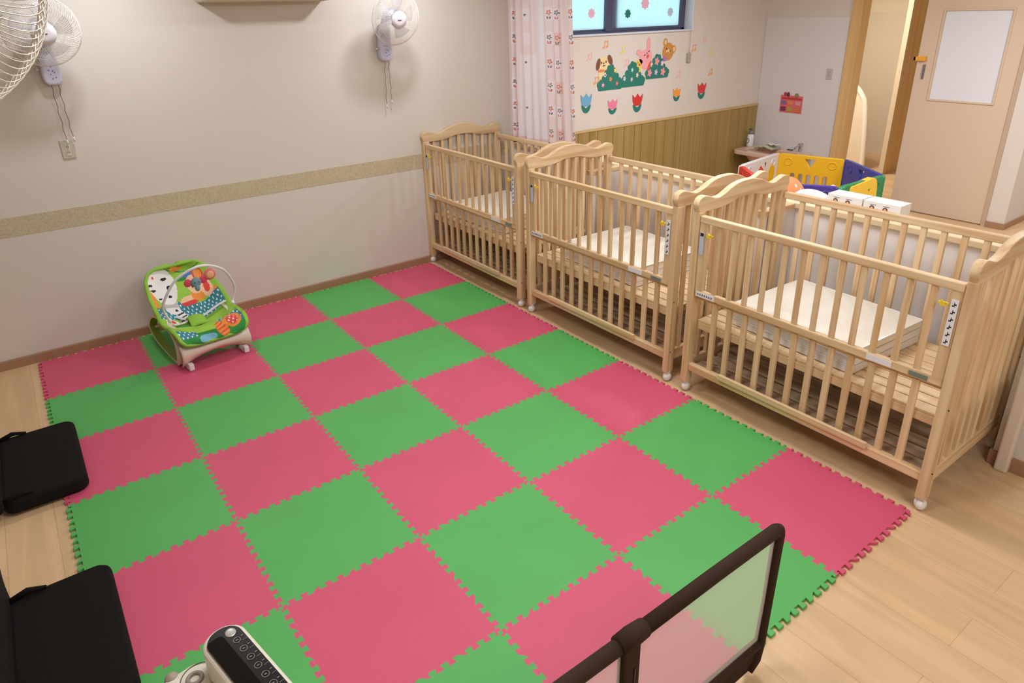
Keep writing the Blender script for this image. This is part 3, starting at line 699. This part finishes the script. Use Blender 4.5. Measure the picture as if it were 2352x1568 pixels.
for x, z, c, lb in notes:
    decal('music_note_sticker', lb, 'sticker', [('note', [ell(x-.022, z-.028, .016, .012), ell(x+.022, z-.02, .016, .012), [(x-.012, z-.028), (x-.005, z-.028), (x-.005, z+.03), (x-.012, z+.03)], [(x+.030, z-.02), (x+.037, z-.02), (x+.037, z+.038), (x+.030, z+.038)], [(x-.012, z+.018), (x+.037, z+.026), (x+.037, z+.038), (x-.012, z+.030)]], nm[c])], 'music note stickers scattered on the window wall')
for x, z, r, c, yy, lb in ((5.10, 2.062, .042, (250, 190, 218), WY+.1225, 'pink flower sticker on the left window pane'), (5.578, 2.048, .040, (20, 120, 110), WY+.0985, 'dark teal flower sticker on the right window pane'), (5.825, 2.143, .055, (252, 196, 224), WY+.0985, 'pink flower sticker on the right window pane, at the top'), (6.215, 2.052, .042, (206, 216, 240), WY+.0985, 'pale violet flower sticker near the right edge of the window')):
    decal('flower_sticker', lb, 'sticker', [('flower', [[(x + r*(1+.13*math.cos(8*a))*math.cos(a), z + r*(1+.13*math.cos(8*a))*math.sin(a)) for a in [2*PI*i/64 for i in range(64)]]], mat('pf_%d_%d_%d' % c, c, .6))], 'flower stickers on the window', 'pane', yy)  # pale sticker colours stand in for window light coming through from behind
# poster on the splash panel
PX = EX - .0075
pm = mat('poster_pink', (226, 112, 116), .6)
o = decal('poster', 'small pink hygiene poster with six pictures above the washbasin', 'poster', [('sheet', [[(-.545, .893), (-.255, .893), (-.253, 1.093), (-.543, 1.093)]], pm),
  ('title', [[(-.53, 1.045), (-.27, 1.045), (-.27, 1.070), (-.53, 1.070)]], mat('poster_red', (196, 60, 60), .6)),
  ('picture', [[(-.335, .985), (-.268, .985), (-.268, 1.032), (-.335, 1.032)]], mat('pic_violet', (130, 110, 160), .6)),
  ('picture', [[(-.335, .91), (-.268, .91), (-.268, .962), (-.335, .962)]], mat('pic_plum', (120, 60, 90), .6)),
  ('picture', [[(-.425, .985), (-.358, .985), (-.358, 1.032), (-.425, 1.032)]], mat('pic_orange', (226, 140, 90), .6)),
  ('picture', [[(-.425, .91), (-.358, .91), (-.358, .962), (-.425, .962)]], mat('pic_olive', (180, 160, 80), .6)),
  ('picture', [[(-.525, .985), (-.458, .985), (-.458, 1.032), (-.525, 1.032)]], mat('pic_rose', (216, 150, 160), .6)),
  ('picture', [[(-.525, .91), (-.458, .91), (-.458, .962), (-.525, .962)]], mat('pic_rust', (206, 120, 80), .6)),
  ('round_emblem', [ell(-.315, 1.108, .022)], mat('emb_red', (180, 60, 70), .6)), ('round_emblem', [ell(-.355, 1.105, .018, .026)], mat('emb_dark', (90, 50, 60), .6)), ('round_emblem', [ell(-.465, 1.10, .024)], mat('emb_olive', (150, 130, 80), .6))], None, 'end', PX)

# ================================================================== WASHBASIN
porc = mat('basin_pink', (226, 192, 172), .25, coat=.3)
ws = empty('washbasin', (EX-.007, -.345, .47)); tag(ws, 'low beige washbasin on the white panel behind the playpen', 'washbasin')
hb = holed('basin', rrect(-.43, .36, -.50, .0, .09), [rrect(-.34, .27, -.42, -.14, .1)], .05, (0, 0, -.025), (0, 1, 0), (1, 0, 0), porc, ws, .008)
def bowl(u, v):
    a = 2*PI*u; s_ = 1-.35*v; return Vector((-.28 + .155*s_*math.cos(a)*(1.0), -.035 + .32*s_*math.sin(a), -.04-.14*v**.7))
MB().grid(bowl, 32, 6, closeu=True).prism([(-.28 + .10*math.cos(2*PI*k/24), -.035+.208*math.sin(2*PI*k/24)) for k in range(24)], (0, 0, -.18), (1, 0, 0), (0, 1, 0), .004).build('bowl', porc, ws, smooth=True)
MB().grid(lambda u, v: Vector((-.24 + .235*(1-.45*v)*math.cos(2*PI*u), -.035 + .37*(1-.5*v)*math.sin(2*PI*u), -.045-.20*v)), 32, 6, closeu=True).build('underside', porc, ws, smooth=True)
MB().box(-.22, -.02, -.13, .05, -.46, -.2).build('pedestal', porc, ws, bevel=.03, seg=3)
tp = MB().tube([(-.06, -.28, 0), (-.06, -.28, .075)], .016, 10).tube([(-.06, -.28, .06), (-.12, -.28, .075), (-.17, -.28, .05)], .010, 8)
tp.box(-.09, -.02, -.292, -.268, .085, .097).build('tap', chrome, ws, smooth=False)
MB().box(-.075, -.045, -.19, -.12, .001, .012).build('drain_lever', mat('grey_dark', (90, 84, 90), .4), ws, bevel=.003)
bt = empty('soap_bottle', (EX-.20, -.03, .471)); tag(bt, 'white pump bottle with a round mark standing at the left end of the washbasin', 'bottle')
MB().lathe([(.0, 0), (.036, .0), (.04, .01), (.04, .13), (.03, .148), (.02, .155), (0, .155)], n=24).build('body', white_pl, bt, smooth=True)
MB().lathe([(.0, .155), (.026, .155), (.026, .185), (.012, .19), (.008, .21), (0, .21)], n=16).build('collar', mat('pump_grey', (128, 124, 144), .4), bt, smooth=True)
MB().box(-.04, .012, -.012, .012, .205, .222).build('pump_head', mat('pump_dark', (90, 84, 96), .4), bt, bevel=.004)
MB().tube([(-.041, .010+.022*math.cos(2*PI*k/20), .075+.026*math.sin(2*PI*k/20)) for k in range(20)], .004, 6, closed=True).build('round_mark', mat('mark_green', (96, 124, 116), .5), bt)
tw = empty('hand_towel', (EX-.19, -.275, .471)); tag(tw, 'pale green folded cloth lying on the washbasin', 'cloth')
MB().grid(lambda u, v: Vector(((v-.5)*.19, (u-.5)*.24, .012 + .040*math.sin(u*PI)*(.6+.4*math.sin(v*PI)) + .005*math.sin(u*17+v*5))), 16, 10).build('cloth', mat('towel_green', (190, 192, 164), .9), tw, smooth=True, solid=.02)
MB().grid(lambda u, v: Vector(((v-.5)*.10-.02, (u-.5)*.13-.09, .070 + .006*math.sin(u*9))), 10, 6).build('paper_sheet', mat('paper', (226, 220, 208), .8), tw, smooth=True, solid=.004)

# ================================================================== PLAYPEN
pen = empty('playpen', (6.4, -1.5, 0)); tag(pen, 'colourful plastic playpen of hexagon panels on the floor by the washbasin', 'playpen')
V_ = [(6.94, -.86), (7.12, -1.54), (6.69, -2.12), (5.995, -2.10), (5.66, -1.56), (6.12, -.98)]
pcol = {'yellow': (238, 186, 38), 'blue': (44, 62, 158), 'green': (36, 134, 84), 'purple': (72, 58, 156), 'red': (226, 64, 62), 'white': (232, 226, 224)}
pmats = {k: mat('pen_' + k, v, .35) for k, v in pcol.items()}
def pen_panel(a, c, colname, label, slots=True, tri=True, h=.6):
    A, B = Vector((a[0]-6.4, a[1]+1.5, 0)), Vector((c[0]-6.4, c[1]+1.5, 0)); U = (B-A).normalized(); L = (B-A).length
    g_ = .018; holes = []
    if tri: holes.append([(L/2-.055, h-.035), (L/2, h-.13), (L/2+.055, h-.035)])
    if slots:
        for k in range(5):
            x = L*.26 + k*L*.12; holes.append(rrect(x-.022, x+.022, .16, h-.20, .02, 3))
    o = holed('panel', rrect(g_, L-g_, .0, h, .03, 4), holes, .045, A, U, (0, 0, 1), pmats[colname], pen, .006)
    o['label'] = label
    N = U.cross(Vector((0, 0, 1)))
    for s_ in (.18, .82):
        for sg in (1, -1):
            q = MB()
            cpos = A + U*(L*s_) + Vector((0, 0, h-.08)) + N*(.0225*sg)
            q.tube([cpos + U*(.042*math.cos(2*PI*k/20)) + Vector((0, 0, .036*math.sin(2*PI*k/20))) for k in range(20)], .006, 6, closed=True)
            q.build('boss', pmats[colname], o, smooth=True)
    return o, A, U, N, L
pen_panel(V_[0], V_[1], 'yellow', 'yellow panel')
pen_panel(V_[1], V_[2], 'blue', 'blue panel')
o, A, U, N, L = pen_panel(V_[2], V_[3], 'green', 'green gate panel', slots=False, tri=False)
gate_in = smooth_curve([(.14, .05), (.11, .35), (.135, .54), (.20, .595), (.35, .585), (.50, .575), (.585, .545), (.60, .30), (.59, .05)], 5)
holed('gate_door', gate_in, [[(.24, .50), (.275, .50), (.258, .46)], [(.47, .46), (.505, .46), (.488, .42)]], .062, A + Vector((0, 0, .012)), U, (0, 0, 1), mat('pen_gate', (242, 200, 60), .35), o, .006)
pen_panel(V_[3], V_[4], 'purple', 'violet blue panel', tri=False)
pen_panel(V_[4], V_[5], 'red', 'red panel', tri=False)
o, A, U, N, L = pen_panel(V_[5], V_[0], 'white', 'white activity panel', slots=False, tri=False)
def side_decal(parent, A, U, N, poly, off, m_, name):
    for sg in (1, -1):
        pass
    mb = MB(); mb.prism(poly, A - N*off if False else A + N*off, U, (0, 0, 1), .003); return mb.build(name, m_, parent)
nrm = -1
side_decal(o, A, U, N, [(.30, .36), (.40, .27), (.48, .36), (.48, .46), (.40, .53), (.32, .47)], .0225, pmats['red'], 'house_picture')
side_decal(o, A, U, N, [(.36, .36), (.42, .36), (.40, .45)], .0245, pmats['yellow'], 'door_picture')
side_decal(o, A, U, N, ell(.66, .40, .07, .11), .0225, pmats['yellow'], 'sun_picture')
side_decal(o, A, U, N, [(.48, .55), (.51, .55), (.50, .50)], .0225, mat('pen_mark', (120, 60, 90), .5), 'small_mark')
for k, (x, y) in enumerate(V_):
    cm = ['yellow', 'blue', 'green', 'green', 'red', 'white'][k]
    MB().lathe([(.0, 0), (.026, .0), (.026, .57), (.02, .595), (0, .598)], Matrix.Translation((x-6.4, y+1.5, 0)), n=16).build('corner_joint', pmats[cm], pen, smooth=True)
MB().ball((V_[3][0]-6.4+.06, V_[3][1]+1.5+.10, .56), (.03, .03, .028)).tube([(V_[3][0]-6.4+.06, V_[3][1]+1.5+.10, .56), (V_[3][0]-6.4+.02, V_[3][1]+1.5+.04, .54)], .012, 8).build('latch_knob', white_pl, pen, smooth=True)
by = empty('inflatable_toy', (5.36, -1.99, 0)); tag(by, 'shiny orange inflatable toy with a rounded top between the playpen and the partition', 'toy')
MB().ball((0, 0, .385), (.185, .185, .385), n=32).build('body', mat('toy_orange', (232, 146, 96), .12, coat=.8, spec=.7), by, smooth=True)
for cx_, cy2, cz2 in ((.03, -.150, .56), (-.13, -.09, .55)): MB().ball((cx_, cy2, cz2), (.05, .03, .05), n=16).build('cheek', mat('toy_red', (232, 70, 60), .2), by, smooth=True)

# ================================================================== BOXES ON THE PARTITION
def tissue_box(y0, y1, label):
    x0, x1, z0, z1 = 4.085, 4.205, .967, 1.042
    yc = (y0+y1)/2; L = abs(y1-y0)
    r = empty('carton', ((x0+x1)/2, yc, z0)); tag(r, label, 'box', 'white cartons on the partition')
    hx = (x1-x0)/2
    MB().box(-hx, hx, -L/2+.002, L/2-.002, 0, z1-z0).build('carton_body', mat('carton_white', (240, 238, 238), .5), r, bevel=.002)
    q = MB()
    for k, yy in enumerate((L*.25, -L*.10)):
        q.prism(ell(yy, .038, .014, .014), (-hx-.0005, 0, 0), (0, 1, 0), (0, 0, 1), -.0012, 0)
        q.prism(ell(yy, .036, .0085, .0095), (-hx-.0014, 0, 0), (0, 1, 0), (0, 0, 1), -.0010, 1)
        q.box(-hx-.0015, -hx, yy-.022, yy+.014, .056, .0585, 2)
    q.box(-hx-.0015, -hx, L*.30, L*.02, .008, .013, 3).box(-hx-.0015, -hx, -L*.08, -L*.25, .007, .011, 2)
    q.build('print', [mat('hair_brown', (100, 60, 60), .6), mat('skin_print', (226, 170, 140), .6), mat('print_navy', (110, 106, 130), .6), mat('print_red', (206, 66, 60), .6)], r)
tissue_box(-3.236, -3.450, 'white carton with printed faces on the partition, right one of the pair')
tissue_box(-3.018, -3.232, 'white carton with printed faces on the partition, left one of the pair')
pk = empty('wipes_pack', (4.13, -2.89, .967)); tag(pk, 'soft white wrapped pack lying left of the cartons on the partition', 'pack')
MB().grid(lambda u, v: Vector(((v-.5)*.13*(1-.1*abs(2*u-1)**6), (u-.5)*.21, .062*min(1, math.sin(max(0.0, min(1, u))*PI)**.35)*min(1, math.sin(v*PI)**.3 if 0 < v < 1 else 0) + .001)), 24, 14).box(-.055, .055, -.09, .09, 0, .03).build('wrapper', mat('pack_white', (240, 236, 236), .4), pk, smooth=True)
MB().box(-.064, -.0625, -.03, .0, .028, .033).box(-.064, -.0625, .02, .05, .030, .034).build('print', dark, pk)

# ================================================================== BABY ROCKER
RO = Vector((.747, -.78, .0135)); RA = math.radians(5.8)
rk = empty('baby_rocker', RO, RA); tag(rk, 'white and green baby rocker seat with animal print and toy bar by the wall', 'baby seat')
# local: +x along the width (0..WD), +y to the back
WD = .445
rw = mat('rocker_white', (226, 208, 192), .35); rg = mat('rocker_green', (132, 160, 50), .45)
ring = smooth_curve([(.13, .0), (.30, -.0), (.46, .006), (.60, .028), (.69, .075), (.70, .115), (.63, .185), (.52, .240), (.42, .256), (.28, .244), (.16, .236), (.085, .205), (.06, .15), (.075, .06)], 5, True)
ring = [(a, max(z, .002)) for a, z in ring]
cy_, cz_ = .36, .15
def ring_mesh(x0, x1, parent, sgn):
    mb = MB(); n = len(ring)
    def sc(p, s_): return (cy_ + (p[0]-cy_)*s_, cz_ + (p[1]-cz_)*s_)
    secs = [(x0, 1.0), (x1, 1.0), (x1, .86), (x0, .86)]
    for k in range(4):
        (xa, sa), (xb, sb) = secs[k], secs[(k+1) % 4]
        va = [(xa, *sc(p, sa)) for p in ring]; vb = [(xb, *sc(p, sb)) for p in ring]
        mb.add(va+vb, [(i, (i+1) % n, n+(i+1) % n, n+i) for i in range(n)], 1 if k == 2 else 0)
    return mb.build('side_ring', [rw, rg], parent, smooth=False)
ring_mesh(-.005, .045, rk, 1); ring_mesh(WD-.045, WD+.005, rk, -1)
# front apron arching between the feet
def apron(u, v):
    x = WD*u; arch = 4*u*(1-u)
    zb = .012 + .062*arch**.8; zt = .172 - .012*arch
    z = zb + (zt-zb)*v; y = .075 - .085*math.sin((.12+.72*v)*PI)*1.0 + .01
    return Vector((x, y, z))
MB().grid(apron, 30, 10).build('front_apron', rw, rk, smooth=True, solid=.012)
MB().box(WD*.56-.02, WD*.56+.022, -.022, -.014, .098, .104).build('red_mark', mat('mark_red', (214, 70, 70), .5), rk)
for x in (.09-.05, WD-.045):
    MB().box(x-.018, x+.018, .02, .10, .0, .020).box(x-.016, x+.016, -.012, .03, .0, .045).build('front_foot', white_pl, rk, bevel=.006)
MB().tube([(0.02, .62, .11), (WD-.02, .62, .11)], .010, 8).build('cross_bar', rw, rk, smooth=True)
# padded seat
CLN = smooth_curve([(.672, .495), (.632, .435), (.570, .355), (.49, .27), (.40, .205), (.30, .185), (.19, .200), (.09, .213), (.015, .195), (-.012, .165)], 8)
def seat_w(v):      # v 0 head .. 1 foot
    pts = [(0, .03), (.02, .125), (.06, .175), (.13, .205), (.28, .226), (.55, .234), (.80, .228), (.90, .215), (.96, .185), (1.0, .10)]
    for (a, wa), (b2, wb) in zip(pts, pts[1:]):
        if a <= v <= b2: return wa + (wb-wa)*(v-a)/(b2-a)
    return .1
def cl(v):
    t = v*(len(CLN)-1); i = min(int(t), len(CLN)-2); f = t-i
    return CLN[i][0]*(1-f)+CLN[i+1][0]*f, CLN[i][1]*(1-f)+CLN[i+1][1]*f
def seatf(u, v):
    y, z = cl(v); s_ = 2*u-1
    y2, z2 = cl(min(1, v+.01)); ty, tz = y2-y, z2-z; L = math.hypot(ty, tz) or 1; ny, nz = tz/L, -ty/L
    if nz < 0: ny, nz = -ny, -nz
    lift = (.045 + .052*math.exp(-((v-.42)/.17)**2))*abs(s_)**2.4 * (1 if v < .85 else (1-v)/.15) + .006*math.sin(s_*9)*math.sin(v*22)
    return Vector((WD/2 + seat_w(v)*s_, y + ny*lift, z + nz*lift))
seat_cols = [('seat_lime', (150, 196, 66)), ('seat_green', (44, 140, 58)), ('seat_teal', (50, 132, 150)), ('seat_white', (236, 232, 232)), ('seat_black', (30, 28, 32)), ('seat_orange', (240, 146, 62)), ('seat_peach', (244, 200, 164)), ('seat_red', (226, 70, 62)), ('seat_grey', (190, 184, 188)), ('seat_blue', (70, 120, 196)), ('seat_sky', (120, 180, 206))]
sm = [mat(n, c, .8) for n, c in seat_cols]
def inside(x, y, cx, cy, rx, ry): return ((x-cx)/rx)**2 + ((y-cy)/ry)**2 < 1
def seat_mat(u, v):
    s_ = (2*u-1)*seat_w(v)/.22; t = v
    if abs(2*u-1) > .965 or v > .985 or v < .012: return 0
    dots = (math.sin(s_*48)*math.sin(t*95) > .55)
    # zebra, left half of the back
    if inside(s_, t, -.52, .17, .42, .165):
        if inside(s_, t, -.70, .10, .035, .016): return 7
        for cx, cy, rx, ry in ((-.40, .125, .10, .014), (-.88, .17, .08, .012), (-.84, .215, .07, .010), (-.34, .20, .06, .014), (-.72, .28, .05, .009), (-.40, .27, .05, .012)):
            if inside(s_ + (t-cy)*.9, t, cx, cy, rx, ry): return 4
        return 3
    if inside(s_, t, -.50, .35, .22, .07): return 4 if inside(s_, t, -.42, .385, .05, .01) else (8 if t < .36 else 3)
    if inside(s_, t, -.34, .46, .16, .075):
        return 4 if math.sin(t*150+s_*14) > .35 else 3
    if s_ < -.86 and .17 < t < .36: return 5
    # monkey, right half of the back
    if inside(s_, t, .62, .15, .16, .06): return 7 if (s_-.62)**2*8+(t-.15)**2*60 > .10 else 5
    if inside(s_, t, .72, .27, .09, .045): return 7
    if inside(s_, t, .72, .27, .17, .08): return 6
    if inside(s_, t, .42, .22, .22, .075):
        return 4 if inside(s_, t, .36, .235, .03, .012) else 6
    if inside(s_, t, .40, .305, .20, .05): return 5
    if inside(s_, t, .36, .13, .22, .03): return 9
    if inside(s_, t, .10, .33, .28, .04): return 7 if t > .33 else 6
    if t < .10: return 5 if inside(s_, t, .05, .05, .18, .03) else (1 if abs(t-.075-.03*math.sin(s_*5)) < .008 else 0)
    if .34 < t - .03*math.sin(s_*4) < .50: return 3 if dots else 2
    if t < .34: return 5 if (t > .29 and s_ > .4) else (1 if inside(s_, t, .1, .16, .25, .012) else 0)
    # foot half
    if inside(s_, t, .66, .80, .17, .065): return 3 if dots else 7
    if inside(s_, t, .66, .80, .27, .095): return 5
    if inside(s_, t, .28, .86, .17, .12): return 7 if math.sin(t*120+s_*20) > .5 else 5
    if s_ > .35 and t > .70: return (3 if dots else 2) if t < .87 else 1
    if s_ < -.45 and t > .80: return (3 if dots else 2) if t < .89 else 1
    if inside(s_, t, -.2, .93, .26, .06): return 10
    if t > .84: return 1 if s_ < .2 else 2
    if inside(s_, t, -.72, .53, .18, .035): return 7 if inside(s_, t, -.72, .53, .08, .03) else 3
    if inside(s_, t, -.5, .66, .3, .02): return 1
    return 0
seat = MB().grid(seatf, 90, 150, seat_mat).build('seat_pad', sm, rk, smooth=True, solid=.022)
rim = [seatf(0, t/40) for t in range(1, 41)] + [seatf(1, t/40) for t in range(40, 0, -1)]
MB().tube(rim, .011, 8, closed=True).build('piping', mat('seat_piping', (140, 190, 60), .7), seat, smooth=True)
MB().grid(lambda u, v: Vector((WD/2-.03+.075*(u-.5)*(1+.4*v), .33-.15*v, .205+.035*math.sin(v*PI)+.01*math.cos((u-.5)*3))), 10, 12).build('crotch_pad', mat('crotch_green', (140, 186, 60), .8), seat, smooth=True, solid=.022)
strap_m = mat('strap_white', (214, 212, 216), .8)
for pts in ([(WD/2+.015, .28, .225), (WD/2+.08, .30, .240), (WD/2+.15, .315, .262), (WD/2+.205, .32, .275)], [(WD/2-.07, .28, .225), (WD/2-.12, .24, .232), (WD/2-.18, .21, .250)], [(WD/2-.07, .31, .222), (WD/2-.10, .37, .225), (WD/2-.11, .42, .235)]):
    MB().tube(smooth_curve(pts, 4), .014, 8, flat=.25).build('strap', strap_m, seat, smooth=True)
# toy bar
bar = smooth_curve([(.02, .17, .29), (-.01, .15, .40), (.02, .11, .50), (.09, .07, .60), (WD/2, .03, .658), (WD-.09, .07, .60), (WD-.02, .12, .50), (WD+.01, .17, .40), (WD-.015, .20, .29)], 6)
tb = MB().tube(bar, .0085, 10).build('toy_bar', white_pl, rk, smooth=True)
for x in (.02, WD-.015): MB().ball((x, .185, .30), (.012, .018, .016)).build('bar_socket', white_pl, tb, smooth=True)
el = MB().ball((0, 0, 0), (.032, .018, .032)).ball((0, -.006, -.034), (.016, .014, .024))
elo = el.build('elephant_toy', mat('toy_greyblue', (120, 158, 168), .6), tb, smooth=True); elo.location = (WD/2-.035, .045, .555)
for ex in (-.048, .048): MB().ball((ex, .004, .006), (.024, .010, .026)).build('ear', mat('toy_pink', (220, 70, 96), .6), elo, smooth=True)
for ex in (-.012, .012): MB().ball((ex, -.017, .004), .004, n=8).build('eye', dark, elo)
MB().tube([(0, 0, .03), (0, -.004, .085)], .003, 6).build('loop', strap_m, elo)
li = MB().lathe([(0, -.012), (.034, -.010), (.038, 0), (.034, .010), (0, .012)], Matrix.Rotation(PI/2, 4, 'X'), n=24).build('lion_toy', mat('toy_rose', (226, 120, 120), .6), tb, smooth=True); li.location = (WD/2+.055, .048, .585)
MB().ball((0, -.012, 0), (.024, .008, .024)).build('face', mat('toy_peach', (240, 180, 130), .6), li, smooth=True)
MB().tube([(0, 0, .034), (-.004, -.004, .062)], .003, 6).build('loop', strap_m, li)

# ================================================================== BLACK FLOOR CHAIRS
def floor_chair(y0, y1, label):
    r = empty('floor_chair', (-.04, (y0+y1)/2, .0135)); tag(r, label, 'chair', 'black legless chairs along the left edge')
    L = y1-y0
    pts = rrect(-.20, .145, -L/2, L/2, .055, 6)
    MB().prism(pts, (0, 0, .0), (1, 0, 0), (0, 1, 0), .072).build('seat', black_f, r, bevel=.018, seg=3)
    side = smooth_curve([(-.190, .05), (-.190, .14), (-.182, .26), (-.190, .36), (-.215, .46), (-.25, .49), (-.28, .44), (-.26, .2), (-.25, .02)], 5) 
    MB().prism(side, (0, L/2+.03, 0), (1, 0, 0), (0, 0, 1), L+.06).build('backrest', black_f, r, bevel=.012)
    for s_ in (1, -1): MB().tube([(-.20, s_*(L/2-.02), .07), (-.13, s_*(L/2-.02), .092), (-.07, s_*(L/2-.025), .080)], [.012, .012, .006], 8).build('hinge_cover', black_f, r, smooth=True)
floor_chair(-1.73, -1.08, 'black legless floor chair, the farther one at the left edge')
floor_chair(-3.09, -2.40, 'black legless floor chair, the nearer one at the left edge')

# ================================================================== AIR PURIFIER
ap = empty('air_purifier', (.354, -3.668, .0), math.radians(11)); tag(ap, 'white air purifier with a black control strip at the bottom edge of the picture', 'air purifier')
pw = mat('purifier_white', (226, 218, 200), .35)
MB().prism(rrect(-.058, .058, -.22, .175, .056, 8), (0, 0, .05), (1, 0, 0), (0, 1, 0), .49).build('body', pw, ap, bevel=.012, seg=3)
cp = MB().prism(rrect(-.046, .046, -.205, .160, .045, 8), (0, 0, .5405), (1, 0, 0), (0, 1, 0), .006).build('control_panel', mat('panel_black', (24, 22, 26), .25), ap, bevel=.002)
MB().prism(rrect(-.046, .0, -.20, .135, .012, 4), (0, 0, .5468), (1, 0, 0), (0, 1, 0), .0008).build('display_window', mat('panel_deep', (6, 6, 8), .12), cp)
MB().ball((.020, .125, .547), (.014, .016, .0015)).build('power_button', mat('button_silver', (190, 186, 178), .3, metal=.4), cp, smooth=True)
q = MB()
for k in range(6):
    y = .088 - k*.038; q.tube([(.020+.009*math.cos(2*PI*t/16), y+.010*math.sin(2*PI*t/16), .5475) for t in range(16)], .0008, 5, closed=True)
    q.box(.017, .023, y-.001, y+.001, .547, .5482); q.box(.034, .040, y+.004, y+.006, .547, .5478)
    for t in range(3): q.box(.032+.004*t, .034+.004*t, y-.012, y-.010, .547, .5478)
q.build('button_marks', mat('marks_grey', (150, 146, 140), .4), cp)
MB().prism(rrect(-.26, -.03, -.22, .22, .05, 6), (0, 0, .04), (1, 0, 0), (0, 1, 0), .40).build('front_housing', pw, ap, bevel=.02, seg=3)
MB().tube([(-.075+.047*math.cos(2*PI*t/40), .155+.047*math.sin(2*PI*t/40), .4405) for t in range(40)], .0014, 6, closed=True).build('lid_seam', mat('seam', (90, 82, 76), .5), ap)
MB().tube([(-.085+.018*math.cos(2*PI*t/30), .158+.018*math.sin(2*PI*t/30), .4425) for t in range(30)], .006, 8, closed=True).build('ring_handle', mat('ring_grey', (150, 142, 132), .4), ap, smooth=True)
MB().prism(rrect(-.25, .07, -.23, .21, .05, 6), (0, 0, 0.0135), (1, 0, 0), (0, 1, 0), .03).build('foot', pw, ap, bevel=.006)
MB().ball((-.125, .215, .425), (.02, .022, .022)).build('side_knob', mat('knob_taupe', (160, 148, 132), .5), ap, smooth=True)

# ================================================================== MESH SAFETY GATE
sg_ = empty('safety_gate', (1.165, -4.248, 0)); tag(sg_, 'dark brown fabric-covered folding play fence with see-through mesh in the foreground', 'fence')
mesh_m = bpy.data.materials.new('mesh_net'); mesh_m.use_nodes = True; nt = mesh_m.node_tree; nt.nodes.remove(nt.nodes['Principled BSDF'])
tp_ = nt.nodes.new('ShaderNodeBsdfTransparent'); di = nt.nodes.new('ShaderNodeBsdfDiffuse'); tl = nt.nodes.new('ShaderNodeBsdfTranslucent')
di.inputs[0].default_value = (.86, .83, .76, 1); tl.inputs[0].default_value = (.86, .83, .76, 1)
m1 = nt.nodes.new('ShaderNodeMixShader'); m2 = nt.nodes.new('ShaderNodeMixShader'); m1.inputs[0].default_value = .5; m2.inputs[0].default_value = .33
nt.links.new(di.outputs[0], m1.inputs[1]); nt.links.new(tl.outputs[0], m1.inputs[2]); nt.links.new(tp_.outputs[0], m2.inputs[1]); nt.links.new(m1.outputs[0], m2.inputs[2]); nt.links.new(m2.outputs[0], nt.nodes['Material Output'].inputs[0])
def gate_panel(x0, x1, last, nm_):
    x0 -= 1.17; x1 -= 1.17
    top = MB().tube([(x0, 0, .60), (x0+(x1-x0)*.5, 0, .603), (x1-.02, 0, .60)], .021, 12).build('top_bar', brown_f, sg_, smooth=True)
    MB().tube([(x0, 0, .125), (x1-.03, 0, .125)], .018, 10).build('lower_hem', brown_f, sg_, smooth=True)
    MB().box(x0, x1-.02, -.006, .006, .03, .125).build('skirt', brown_f, sg_, bevel=.004)
    MB().box(x0+.01, x1-.012, -.0012, .0012, .12, .60).build('mesh_panel', mesh_m, sg_)
gate_panel(1.19, 1.825, True, 'a'); gate_panel(.35, 1.15, False, 'b')
MB().tube([(.63, 0, .602), (.645, 0, .595), (.652, 0, .575), (.648, 0, .30), (.640, 0, .12), (.625, 0, .06), (.59, 0, .03)], [.020, .021, .019, .017, .018, .02, .018], 12).build('end_post', brown_f, sg_, smooth=True)
MB().tube([(-.045, 0, .602), (.0, 0, .603), (.05, 0, .602)], [.026, .028, .025], 12).build('joint_sleeve', brown_f, sg_, smooth=True)
MB().box(-.034, .030, -.014, .014, .03, .60).build('joint_post', brown_f, sg_, bevel=.008)
MB().box(.004, .010, -.0165, -.012, .05, .50).build('zip_slit', dark, sg_)
